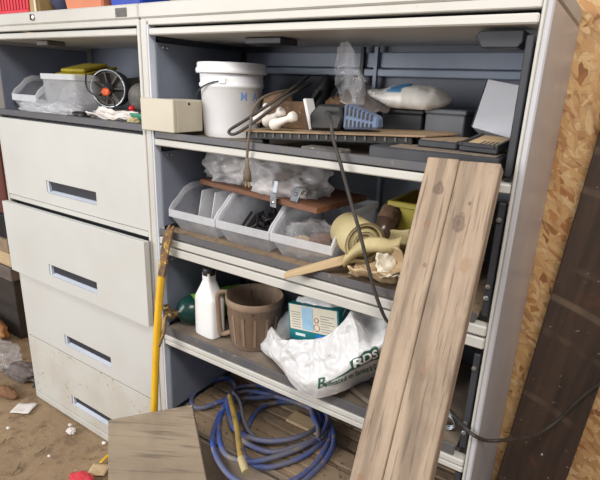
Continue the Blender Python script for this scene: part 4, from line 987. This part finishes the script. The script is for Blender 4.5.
# ------------------------------------------------------------------ hose shelf
ZH = .303
def hp_(pts, z): return pts
hose = [(0.3212,0.3099,0.3220),(0.2465,0.2344,0.3250),(0.1679,0.1561,0.3260),(0.1309,0.0848,0.3220),(0.0891,0.0717,0.3180),(0.0455,0.1100,0.3160),(0.0260,0.1666,0.3160),(0.0338,0.2307,0.3160),(0.0673,0.2815,0.3160),(0.1378,0.2537,0.3180),(0.1669,0.1964,0.3220),
 (0.1953,0.1092,0.3250),(0.2452,0.0137,0.3250),(0.2926,-0.0424,0.3220),(0.3663,-0.0862,0.3180),(0.4408,-0.1030,0.3150),(0.5217,-0.0815,0.3140),(0.5757,-0.0150,0.3140),(0.5988,0.0781,0.3160),(0.5925,0.1683,0.3220),(0.5702,0.2325,0.3280),(0.4936,0.3083,0.3280),(0.3800,0.3377,0.3220),(0.2148,0.3188,0.3180),(0.1521,0.2488,0.3220),
 (0.1743,0.1656,0.3340),(0.2398,0.0961,0.3360),(0.3035,0.0484,0.3380),(0.3583,0.0395,0.3380),(0.4310,0.0628,0.3380),(0.4942,0.1201,0.3400),(0.5296,0.2002,0.3420),(0.4984,0.2715,0.3400),(0.4071,0.2955,0.3320),(0.2460,0.2780,0.3220),(0.1826,0.2242,0.3260),
 (0.2055,0.0979,0.3280),(0.2763,0.0042,0.3300),(0.3456,-0.0490,0.3300),(0.4012,-0.0516,0.3300),(0.4565,-0.0171,0.3300),(0.5162,0.0710,0.3320),(0.5516,0.1587,0.3360),(0.5533,0.2267,0.3400),(0.5172,0.2953,0.3380),(0.4142,0.3257,0.3260),(0.2616,0.3081,0.3160),(0.2116,0.2244,0.3160),
 (0.2710,0.1076,0.3180),(0.3309,0.0468,0.3200),(0.3944,0.0311,0.3220),(0.4632,0.0471,0.3220),(0.5169,0.1166,0.3240),(0.5487,0.1894,0.3300),(0.5187,0.2657,0.3320),(0.4361,0.3191,0.3220),(0.3392,0.2913,0.3140),(0.2893,0.1979,0.3130),
 (0.3460,0.0442,0.3130),(0.4063,-0.0139,0.3130),(0.4706,-0.0149,0.3130),(0.5111,0.0244,0.3130),(0.5526,0.0979,0.3160),(0.5698,0.1809,0.3220),(0.5719,0.2367,0.3260)]
mb = MB(); mb.tube(hose, .0088, 10, False, 5)
t = thing('air_hose', (.35, .15, ZH), 'coiled dusty blue air hose heaped on the lowest shelf', 'hose')
mb.build('hose_coil', M_['hose'], t)
mb = MB(); mb.tube([(0.5330,0.2985,0.3180),(0.5797,0.2363,0.3300),(0.6104,0.1826,0.3250),(0.6201,0.1088,0.3200),(0.6133,0.0259,0.3180),(0.6035,-0.0244,0.3150)], .0088, 10, False, 5); mb.tube([(0.4518,0.2989,0.3450),(0.4935,0.2449,0.3500),(0.5377,0.2060,0.3460),(0.5634,0.1643,0.3380)], .0088, 10, False, 5)
mb.build('hose_tail', M_['hose'], t)
mb = MB(); mb.tube([(0.1705,0.1981,0.3400),(0.2349,0.1616,0.3450),(0.3005,0.0991,0.3450),(0.3477,0.0681,0.3380),(0.3875,0.0608,0.3300)], .007, 10, False, 5); mb.build('grey_hose', M_['hosedust'], t)
t = thing('yellow_hose', (.33, .08, ZH), 'short dirty yellow hose with ferrule lying across the blue coil', 'hose')
mb = MB(); mb.tube([(0.1824,0.1674,0.3450),(0.2506,0.1049,0.3520),(0.3262,0.0370,0.3560),(0.3788,-0.0154,0.3540),(0.4188,-0.0535,0.3480)], .0098, 12, False, 5); mb.build('hose_body', mat('dirty_yellow_rubber', (176, 148, 74), (140, 116, 72), rough=.7, scale=14, c3=(110, 92, 70), fine=40, f3=.58), t)
mb = MB(); mb.tube([(0.4188,-0.0535,0.3480),(0.4605,-0.0805,0.3380)], .0125, 12, False, 0); mb.build('ferrule', M_['roll'], t)
# boards on the lowest shelf
for k, (x0, x1, y0, y1, z, m, lab) in enumerate(((.40, .56, .215, .275, .3025, M_['card'], 'small tan wood scrap behind the hose coil'), (.60, .78, .02, .115, .3025, M_['dust'], 'dusty wood scrap right of the hose, near the leaning planks'), (.56, .82, .135, .20, .3025, M_['dust'], 'longer dusty wood scrap behind the one by the planks'))):
    mb = MB(); mb.box(x0, x1, y0, y1, z, z+.012, .002); tag(mb.build('wood_scrap', m), lab, 'wood scrap')

# ------------------------------------------------------------------ pry bar
t = thing('pry_bar', (.10, -.10, 0), 'yellow painted pry bar with a rusty flat claw leaning on the open cabinet', 'pry bar')
pts = [(0.1040,-0.0120,1.0098),(0.0982,-0.0180,0.9877),(0.0891,-0.0220,0.9479),(0.0838,-0.0280,0.9023),(0.0784,-0.0340,0.8559)]
mb = MB(); 
P_ = [Vector(p) for p in pts]
def barseg(P_, ws, th, mb):
    for a, b, w0, w1 in zip(P_[:-1], P_[1:], ws[:-1], ws[1:]):
        d = (b-a).normalized(); sx = Vector((1, 0, 0)); sx = (sx-d*sx.dot(d)).normalized(); n_ = d.cross(sx).normalized()
        mb.hexa([tuple(a+sx*w0+n_*th), tuple(a-sx*w0+n_*th), tuple(a-sx*w0-n_*th), tuple(a+sx*w0-n_*th), tuple(b+sx*w1+n_*th), tuple(b-sx*w1+n_*th), tuple(b-sx*w1-n_*th), tuple(b+sx*w1-n_*th)])
ws = [.0125, .0165, .0155, .014, .013]
barseg(P_, ws, .0035, mb)
a = P_[0]; d = (P_[0]-P_[1]).normalized(); sx = Vector((1, 0, 0)); n_ = d.cross(sx)
for sg in (-1, 1): mb.hexa([tuple(a+sx*sg*.0125+n_*.0035), tuple(a+sx*sg*.003+n_*.0035), tuple(a+sx*sg*.003-n_*.0035), tuple(a+sx*sg*.0125-n_*.0035)]+[tuple(v+d*.012) for v in (a+sx*sg*.011+n_*.002, a+sx*sg*.006+n_*.002, a+sx*sg*.006-n_*.002, a+sx*sg*.011-n_*.002)])
mb.build('claw', M_['rust'], t)
sh_ = [P_[-1], Vector((0.0739,-0.0420,0.7925)), Vector((0.0722,-0.0550,0.6917)), Vector((0.0701,-0.0680,0.5693)), Vector((0.0677,-0.0850,0.3778))]
e_ = sh_[-1]+(sh_[-1]-sh_[-2]).normalized()*.5; tt = (sh_[-1].z-.012)/(sh_[-1].z-e_.z); foot = sh_[-1].lerp(e_, tt)
mb = MB(); mb.tube(sh_+[foot], [.0125, .0120, .0118, .0116, .0116, .0116], 8, False, 3); mb.build('shaft', M_['yellow'], t)

# ------------------------------------------------------------------ plywood panel in front
TL, BL = Vector((-0.0137,-0.2050,0.3801)), Vector((0.0326,-0.2550,0.2066)); TR, BR = Vector((0.2111,-0.0500,0.4449)), Vector((0.3043,-0.0850,0.2253))
n_ = (TR-TL).cross(BL-TL).normalized(); n_ = n_ if n_.y < 0 else -n_
# bring BR into the plane along the edge
BR = BR-n_*((BR-TL).dot(n_))
def down(a, b): return a.lerp(b, (a.z-.004)/(a.z-b.z))
FL, FR = down(TL, BL), down(TR, BR)
O = FL; exx = (FR-FL).normalized(); ezz = (TL-FL); ezz = (ezz-exx*ezz.dot(exx)).normalized(); eyy = ezz.cross(exx)
Mw = Matrix((exx, eyy, ezz)).transposed().to_4x4(); Mw.translation = O; Mi = Mw.inverted()
loc = [Mi @ q for q in (FL, FR, TR, TL)]
mb = MB(); mb.prism([(q.x, q.z) for q in loc], 0, .014, 'Y', bev=.0015)
tag(mb.build('plywood_panel', wood('grey_brown_plywood', (164, 148, 126), (147, 131, 111), (130, 115, 98), 'X', .85, .4), M=Mw), 'grey-brown plywood panel leaning in front of the cabinets', 'plywood')

# ------------------------------------------------------------------ leaning planks
def plank(name, tl, tr, label, wb, seed, knots, side):
    pass
tl = Vector((.8895, -.045, 1.3175)); 
lean = Vector((.045, -.685, -1.31)).normalized()   # down the planks
Lp = 1.482
xdir = Vector((1, 0, 0)); xdir = (xdir-lean*xdir.dot(lean)).normalized(); nrm = xdir.cross(-lean).normalized()   # towards back?
nrm = nrm if nrm.y > 0 else -nrm
Mpk = Matrix((xdir, nrm, -lean)).transposed().to_4x4()
def mk_plank(x_tl, x_tr, x_br, x_bl, label, knots, ztop):
    o = tl+lean*Lp
    Mk = Mpk.copy(); Mk.translation = o
    mb = MB(); mb.prism([(x_bl, 0), (x_br, 0), (x_tr, ztop), (x_tl, ztop)], 0, .036, 'Y', bev=.002)
    m = wood('weathered_plank_'+('pink' if x_tl < .03 else 'tan'), (174, 154, 132), (149, 129, 109), (133, 113, 95), 'Z', .75, 1.0, knots, 5)
    return tag(mb.build('wooden_plank', m, M=Mk), label, 'plank')
mk_plank(0, .0625, .056, .004, 'narrower of two weathered planks leaning on the open cabinet, left one with round knot', [((.036, 0, Lp-.062), .011, (92, 74, 64)), ((.030, 0, Lp-.135), .006, (132, 100, 78)), ((.02, 0, Lp-.62), .007, (140, 106, 80)), ((.045, 0, Lp-.215), .004, (120, 92, 72))], Lp)
mk_plank(.0637, .1395, .1395, .0572, 'broader of two weathered planks leaning on the open cabinet, right one', [((.088, 0, Lp-.125), .013, (98, 80, 68)), ((.118, 0, Lp-.20), .012, (150, 122, 98)), ((.10, 0, Lp-.085), .003, (90, 66, 50)), ((.085, 0, Lp-.40), .006, (140, 112, 90))], Lp-.002)

# ------------------------------------------------------------------ dark plank and cord at the wall
ztop = 2.2; 
x0b, x1b = 1.063, 1.245
def xl(z): return 1.063+.0705*z
Mdk = T(1.155, .405, 0.001) @ RY(.072) @ RX(-.018)
t = thing('dark_plank', (1.155, .405, 0), 'dark brown rough plank leaning upright against the strand board wall', 'plank')
mb = MB(); mb.box(1.155-.092, 1.155+.082, .405, .435, .008, 2.2, .003); o = mb.build('plank_body', darkwood(), t)
o.matrix_local = T(0, 0, .001) @ RY(.068) @ RX(-.008)
for x, z in ((-.012, .505), (.004, .425)):
    mb = MB(); mb.lathe([(0, .002), (.0035, .0015), (.0045, 0)], 10, T(x+1.155, .405-.0003, z) @ RX(PI/2)); o = mb.build('nail_head', M_['chrome'], t); o.matrix_local = T(0, 0, .001) @ RY(.068) @ RX(-.008)
mb = MB(); mb.tube([(0.9256,0.1400,0.6686),(0.9887,0.0600,0.6952),(1.0327,-0.0060,0.7188),(1.0484,-0.0120,0.7139),(1.0638,-0.0080,0.7065),(1.0720,0.0829,0.6396),(1.1005,0.1000,0.6420),(1.1342,0.2200,0.5852),(1.1750,0.3300,0.5530),(1.2064,0.3700,0.5768),(1.2346,0.3800,0.6356),(1.2611,0.3880,0.6836),(1.2877,0.3900,0.7273),(1.3331,0.3900,0.8014)], .0045, 8)
tag(mb.build('extension_cord', M_['cord']), 'black cord running from inside the open cabinet across to the dark plank', 'cord')

# ------------------------------------------------------------------ left cabinet shelf contents
ZS0 = 1.3005
e1 = dup(b2, (-.825, .045, ZS0), 0, 'clear plastic bin at the far left of the left cabinet shelf', (.86, .9, 1))
e2 = dup(b2, (-.430, .300, ZS0), PI+.04, 'clear plastic bin on the left cabinet shelf, under the mustard yellow tray', (1.0, .9, 1.06))
mb = MB(); Mk = T(-.535, .185, ZS0+.156) @ RZ(.1) @ RX(.22)
mb.box(-.085, .085, -.075, .075, 0, .012, .003, Mk); mb.box(-.07, .06, -.06, .06, .0125, .026, .006, Mk)
tag(mb.build('mustard_tray', mat('mustard_plastic', (176, 160, 40), (150, 132, 40), rough=.5, scale=14)), 'mustard yellow tray lying on the clear bin on the left shelf', 'tray')
mb = MB(); mb.blob((-.53, .17, ZS0+.07), (.07, .06, .05), .3, 2.4, 21, 4, ridged=True, floor=ZS0+.004)
tag(mb.build('plastic_wrap', M_['filmwhite']), 'milky film crumpled inside the clear bin under the mustard tray', 'plastic wrap')
lump('plastic_bag', (-.655, .030+.036, ZS0+.020), (.100, .034, .026), 31, M_['filmwhite'], 'crumpled clear bag lying before the far left clear bin', 'plastic bag', ZS0+.0006, .35, 2.6, True)
lump('plastic_bag', (-.50, .036+.03, ZS0+.024), (.075, .030, .024), 32, M_['filmwhite'], 'crumpled clear bag before the bin under the mustard tray', 'plastic bag', ZS0+.0006, .3, 2.4, True)
random.seed(11)
for k, (px_, lab) in enumerate(((-.455, 'small black fitting beside the clear bag on the left shelf'), (-.405, 'small black fitting left of the crumpled paper on the left shelf'), (-.375, 'small black fitting nearest the crumpled paper on the left shelf'))):
    t = thing('black_fitting', (px_, .045, ZS0), lab, 'fitting')
    Mk = T(px_, .05, ZS0+.014) @ RZ(k*.9) @ RX(.2)
    mb = MB(); mb.lathe([(0, -.02), (.011, -.02), (.0135, -.012), (.0135, .008), (.009, .012), (.009, .022), (0, .022)], 16, Mk @ RY(PI/2)); mb.build('body', M_['black'], t)
    mb = MB(); mb.tube([Mk @ Vector((.02, 0, 0)), Mk @ Vector((.034, 0, .003))], .005, 10, False, 0); mb.build('tip', M_['chrome'], t)
crumple('crumpled_paper', (-.225, .058, ZS0+.018), .19, .055, .014, .05, 12, M_['paper'], 'crumpled off-white paper at the shelf edge below the grinder', 'paper', ZS0, .014, .3)
lump('paper_wad', (-.115, .05, ZS0+.012), (.022, .018, .014), 5, M_['roll'], 'yellowish paper wad at the right end of the left shelf', 'paper', ZS0+.0006, .3)
t = thing('grey_case', (-.26, .14, ZS0), 'pale grey flat case under the grinder on the left shelf', 'case')
mb = MB(); mb.box(-.40, -.115, .105, .30, ZS0, ZS0+.034, .004); mb.build('body', M_['greytool'], t)
mb = MB(); mb.box(-.40, -.115, .1035, .1046, ZS0+.004, ZS0+.030); mb.build('front_strip', M_['greycard'], t)
mb = MB(); mb.box(-.165, -.03, .074, .092, ZS0, ZS0+.036, .002)
tag(mb.build('green_strip', M_['teal_green']), 'green plastic strip at the right end of the left shelf', 'plastic strip')
ZG = ZS0+.0345
t = thing('angle_grinder', (-.36, .20, ZG), 'dusty round-headed grinder with an orange tag on the left shelf', 'power tool')
Mg2 = T(-.392, .18, ZG+.071) @ RZ(.45) @ RX(PI/2) @ Matrix.Scale(1.2, 4)
mb = MB(); mb.lathe([(0, -.05), (.040, -.05), (.052, -.03), (.054, .0), (.050, .012), (.046, .012), (.045, .004), (.0, .004)], 32, Mg2); mb.build('motor_housing', M_['greytool'], t)
mb = MB(); mb.lathe([(.050, .010), (.056, .012), (.057, .018), (.052, .020), (.050, .010)], 32, Mg2); mb.build('guard_ring', M_['steel'], t)
mb = MB(); mb.lathe([(0, .0045), (.016, .0045), (.016, .018), (.007, .02), (.007, .03), (0, .03)], 20, Mg2); mb.build('spindle', M_['dark'], t)
for k in range(7):
    a = k*2*PI/7; mb = MB(); mb.box(.016, .050, -.003, .003, .008, .014, .001, Mg2 @ RZ(a)); mb.build('spoke', M_['greytool'], t)
mb = MB(); mb.tube([(-.392, .242, ZG+.071), (-.35, .29, ZG+.085), (-.30, .31, ZG+.09)], [.038, .032, .028], 16, False, 3); mb.build('handle', M_['greytool'], t)
mb = MB(); mb.blob((-.362, .136, ZG+.060), (.022, .008, .014), .25, 2, 4, 3); mb.build('tag', M_['orange'], t)
t = thing('motor', (-.17, .20, ZG), 'rounded grey motor housing at the right of the left shelf', 'power tool')
Mm2 = T(-.225, .20, ZG+.0485) @ RZ(.2) @ RX(PI/2)
mb = MB(); mb.lathe([(0, -.06), (.036, -.06), (.047, -.045), (.0475, .03), (.042, .045), (.02, .05), (0, .05)], 28, Mm2); mb.build('housing', M_['greytool'], t)
mb = MB(); mb.lathe([(.0478, -.01), (.049, -.008), (.049, .006), (.0478, .008)], 28, Mm2); mb.build('band', M_['dark'], t)
mb = MB(); mb.lathe([(0, -.011), (.007, -.009), (.011, 0), (.007, .009), (0, .011)], 16, T(-.205, .118, ZG+.012)); 
tag(mb.build('red_ball', M_['redball']), 'small red plastic ball in front of the grey motor', 'ball')
mb = MB(); mb.tube([(-0.4160,0.1000,1.4531),(-0.3921,0.0800,1.4165),(-0.3677,0.0800,1.3908),(-0.3153,0.0850,1.3797),(-0.2437,0.0750,1.3732),(-0.2159,0.0600,1.3522)], .0028, 7)
tag(mb.build('thin_wire', M_['black']), 'thin black wire curling from the mustard tray to the grinder', 'wire')
t = thing('tool_case', (-.29, .36, ZS0), 'dark rounded case standing behind the grinder', 'case')
mb = MB(); mb.box(-.42, -.19, .345, .42, ZS0, ZS0+.135, .02, seg=3); mb.build('body', M_['greytool'], t)
mb = MB(); mb.tube([(-.35, .36, ZS0+.13), (-.34, .36, ZS0+.16), (-.27, .36, ZS0+.16), (-.26, .36, ZS0+.13)], .008, 8); mb.build('handle', M_['dark'], t)

# ------------------------------------------------------------------ floor litter
def flat_bit(name, px, w, h, rz, m, label, cat, z=.004, curl=.004):
    x, y, _ = px; Mm = T(x, y, z) @ RZ(rz)
    def fn(u, v):
        p = Vector(((u-.5)*w, (v-.5)*h, curl*noise.noise(Vector((u*3, v*3, px[0]*9)))+.003)); return Mm @ p
    mb = MB(); mb.surf(fn, 8, 6); return tag(mb.build(name, m, solid=.0008), label, cat)
flat_bit('paper_scrap', (-0.8205,-0.0869,0.0040), .085, .075, .55, M_['paper'], 'largest white paper scrap on the dirt floor, by the cabinet corner', 'paper')
lump('paper_wad', Vector((-0.5116,-0.0556,0.0080)), (.022, .016, .010), 3, M_['paper'], 'small white paper wad on the floor below the bottom drawer', 'paper', .0005, .35)
lump('paper_wad', Vector((-0.5497,-0.0357,0.0080)), (.008, .007, .006), 8, M_['paper'], 'tiny paper crumb against the cabinet base', 'paper', .0005, .3)
lump('pebble', Vector((-0.4502,-0.1896,0.0060)), (.006, .005, .005), 8, M_['ceramic'], 'tiny pale pebble on the dirt floor, mid-left', 'pebble', .0005, .3)
lump('pebble', Vector((-0.7430,-0.1969,0.0060)), (.008, .006, .005), 18, M_['ceramic'], 'tiny pale pebble at the left edge of the floor', 'pebble', .0005, .3)
lump('pebble', Vector((-0.3400,-0.0189,0.0060)), (.009, .007, .006), 28, M_['ceramic'], 'pale pebble beside the plywood panel corner', 'pebble', .0005, .3)
flat_bit('yellow_scrap', (-0.2622,-0.0718,0.0040), .012, .05, .3, M_['yellow'], 'thin yellow scrap on the floor beside the plywood panel', 'scrap')
flat_bit('card_scrap', (-0.2304,-0.1206,0.0040), .07, .06, .5, M_['card'], 'brown card scrap on the floor by the plywood panel', 'cardboard')
lump('red_rag', Vector((-0.2258,-0.1950,0.0120)), (.055, .035, .018), 6, M_['red'], 'red rag at the bottom edge of the dirt floor', 'rag', .0005, .3)
for k, (a, b, lab) in enumerate((((-0.4750,-0.3205,0.0040), (-0.5117,-0.2709,0.0040), 'thin twig lying on the floor at the lower left'), ((-0.6741,-0.2644,0.0040), (-0.6877,-0.2378,0.0040), 'short dark twig at the left edge of the floor'), ((-0.5049,-0.2194,0.0040), (-0.5096,-0.1672,0.0040), 'broken twig on the floor in front of the bottom drawer'))):
    mb = MB(); a = Vector(a); b = Vector(b); mb.tube([a, a.lerp(b, .5)+Vector((.006, .004, .003)), b], .003, 6); tag(mb.build('twig', M_['rolldark']), lab, 'twig')
random.seed(21)
mb = MB()
for k in range(420):
    x = random.uniform(-1.6, .1); y = random.uniform(-.6, -.02) if x > -.86 else random.uniform(-.5, .3)
    r_ = random.uniform(.0015, .0055); tb = bmesh.new(); bmesh.ops.create_icosphere(tb, subdivisions=1, radius=r_)
    for v in tb.verts: v.co = Vector((v.co.x*random.uniform(.7, 1.6)+x, v.co.y+y, v.co.z*.6+.001))
    mb.merge(tb)
tag(mb.build('wood_chips', mat('chip_mix', (120, 96, 72), (160, 134, 104), rough=.9, scale=9)), 'dust and fine chips strewn over the dirt floor', 'wood chips', kind='stuff')

# ------------------------------------------------------------------ junk beyond the left cabinet
t = thing('wooden_crate', (-1.75, .32, 0), 'dark red-brown wooden crate stack beyond the left cabinet', 'crate')
mb = MB(); mb.box(-2.15, -1.42, .25, .44, .735, 1.25, .006); mb.build('upper_box', mat('dark_red_brown', (104, 54, 42), (72, 42, 36), rough=.7, scale=5), t)
mb = MB(); mb.box(-2.15, -1.40, .24, .44, .602, .733, .004); mb.build('shelf_board', M_['black'], t)
mb = MB(); mb.box(-2.15, -1.45, .24, .44, .0, .358, .004); mb.build('lower_box', mat('grey_brown_boards', (60, 52, 46), (40, 36, 34), rough=.8, scale=5, stretch=(1, 1, 6)), t)
for z, y, m, lab in ((.360, .225, mat('grey_beam', (112, 102, 94), (90, 80, 74), rough=.8, scale=6, stretch=(1, 6, 6)), 'grey board lowest in the crate stack beyond the left cabinet'), (.441, .235, M_['card'], 'tan board in the middle of the crate stack beyond the left cabinet'), (.522, .23, M_['dust'], 'brown board topmost of three in the crate stack beyond the left cabinet')):
    mb = MB(); mb.box(-2.12, -1.43, y, .44, z, z+.078, .004); tag(mb.build('stacked_board', m), lab, 'board', 'boards in the crate stack')
lump('wood_log', (-1.62, .15, .075), (.20, .055, .060), 7, mat('orange_brown_wood', (164, 112, 66), (128, 84, 52), rough=.7, scale=8, stretch=(1, 5, 5)), 'orange-brown wood chunk lying beyond the left cabinet', 'wood', .002, .15)
lump('plastic_wrap', (-1.29, .05, .05), (.11, .06, .05), 17, M_['film'], 'clear crinkled film on the floor beyond the left cabinet', 'plastic wrap', .002, .35, 2.4, True)
lump('rag', (-1.07, .05, .03), (.10, .055, .034), 27, M_['greycloth'], 'grey rag on the floor against the left cabinet', 'rag', .002, .35, 2.2)
lump('brown_clod', (-.985, -.075, .015), (.075, .028, .022), 37, mat('brown_rag', (132, 96, 68), (112, 80, 58), rough=.95, scale=12), 'brown leather scrap by the white paper on the floor', 'leather scrap', .001, .2)
mb = MB(); mb.tube([(-.935, .02, .012), (-.915, .05, .06), (-.905, .10, .16), (-.90, .12, .22)], .006, 8)
tag(mb.build('rubber_strap', M_['dark']), 'dark strap hanging down beside the left cabinet corner', 'strap')

GROUPS = {'filing_cabinet': 'steel lateral filing cabinets', 'storage_bin': 'clear plastic storage bins', 'ceramic_knob': 'white ceramic knobs', 'wooden_plank': 'weathered leaning planks', 'flat_tray': 'flat black trays on the top shelf',
 'knee_pad': 'black knee pads', 'work_glove': 'brown work gloves', 'black_fitting': 'black fittings on the left shelf', 'pebble': 'pebbles on the floor', 'twig': 'twigs on the floor', 'wood_scrap': 'wood scraps on the lowest shelf',
 'torn_cardboard': 'torn cardboard on the middle shelf', 'pipe': 'pipes under the white bag', 'storage_tub': 'tubs on the left cabinet top'}
for o in list(C.objects):
    g_ = GROUPS.get(o.name.split('.')[0])
    if g_ and o.get('label') and o.parent is None: o['group'] = g_
# ------------------------------------------------------------------ camera
f_, yaw, pitch, roll, ccx, ccy, ccz = [488.93193, 0.56802, 0.30491, 0.04007, 1.20853, -1.00493, 1.44163]
cam = bpy.data.cameras.new('camera'); co = bpy.data.objects.new('camera', cam); C.objects.link(co)
cam.sensor_fit = 'HORIZONTAL'; cam.sensor_width = 36; cam.lens = f_/600*36; cam.clip_start = .01
sy, cy_, sp, cp = math.sin(yaw), math.cos(yaw), math.sin(pitch), math.cos(pitch)
fw = Vector((-sy*cp, cy_*cp, -sp)); rt = Vector((cy_, sy, 0)); up = rt.cross(fw)
r2 = rt*math.cos(roll)+up*math.sin(roll); u2 = -rt*math.sin(roll)+up*math.cos(roll)
m = Matrix((r2, u2, -fw)).transposed().to_4x4(); m.translation = (ccx, ccy, ccz); co.matrix_world = m
S.camera = co

# ------------------------------------------------------------------ light: open doorway behind, dim shed all round
w = bpy.data.worlds.new('world'); S.world = w; w.use_nodes = True
nt = w.node_tree; bg = nt.nodes['Background']; bg.inputs[1].default_value = .62
tc = nt.nodes.new('ShaderNodeTexCoord'); sp = nt.nodes.new('ShaderNodeSeparateXYZ'); rp = nt.nodes.new('ShaderNodeValToRGB')
mr = nt.nodes.new('ShaderNodeMapRange'); mr.inputs[1].default_value = -1; nt.links.new(tc.outputs['Generated'], sp.inputs[0]); nt.links.new(sp.outputs[2], mr.inputs[0]); nt.links.new(mr.outputs[0], rp.inputs[0])
e = rp.color_ramp.elements; e[0].position = .45; e[0].color = lin((92, 80, 68)); e[1].position = .58; e[1].color = lin((214, 220, 232)); nt.links.new(rp.outputs[0], bg.inputs[0])
def area(name, loc, target, size, sizey, power, col):
    l = bpy.data.lights.new(name, 'AREA'); l.shape = 'RECTANGLE'; l.size = size; l.size_y = sizey; l.energy = power; l.color = lin(col)[:3]
    o = bpy.data.objects.new(name, l); C.objects.link(o); o.location = loc
    o.rotation_euler = (Vector(target)-Vector(loc)).to_track_quat('-Z', 'Y').to_euler(); return o
area('doorway_daylight', (-1.5, -2.9, 1.75), (.3, 0, 1.0), 2.0, 1.9, 98, (255, 253, 250))
area('ceiling_lamp', (1.5, -1.25, 2.75), (.7, 0, 1.0), .9, .5, 34, (255, 247, 236))
vs_ = S.view_settings; vs_.view_transform = 'Standard'; vs_.look = 'None'; vs_.exposure = .18; vs_.gamma = 1; vs_.use_curve_mapping = False
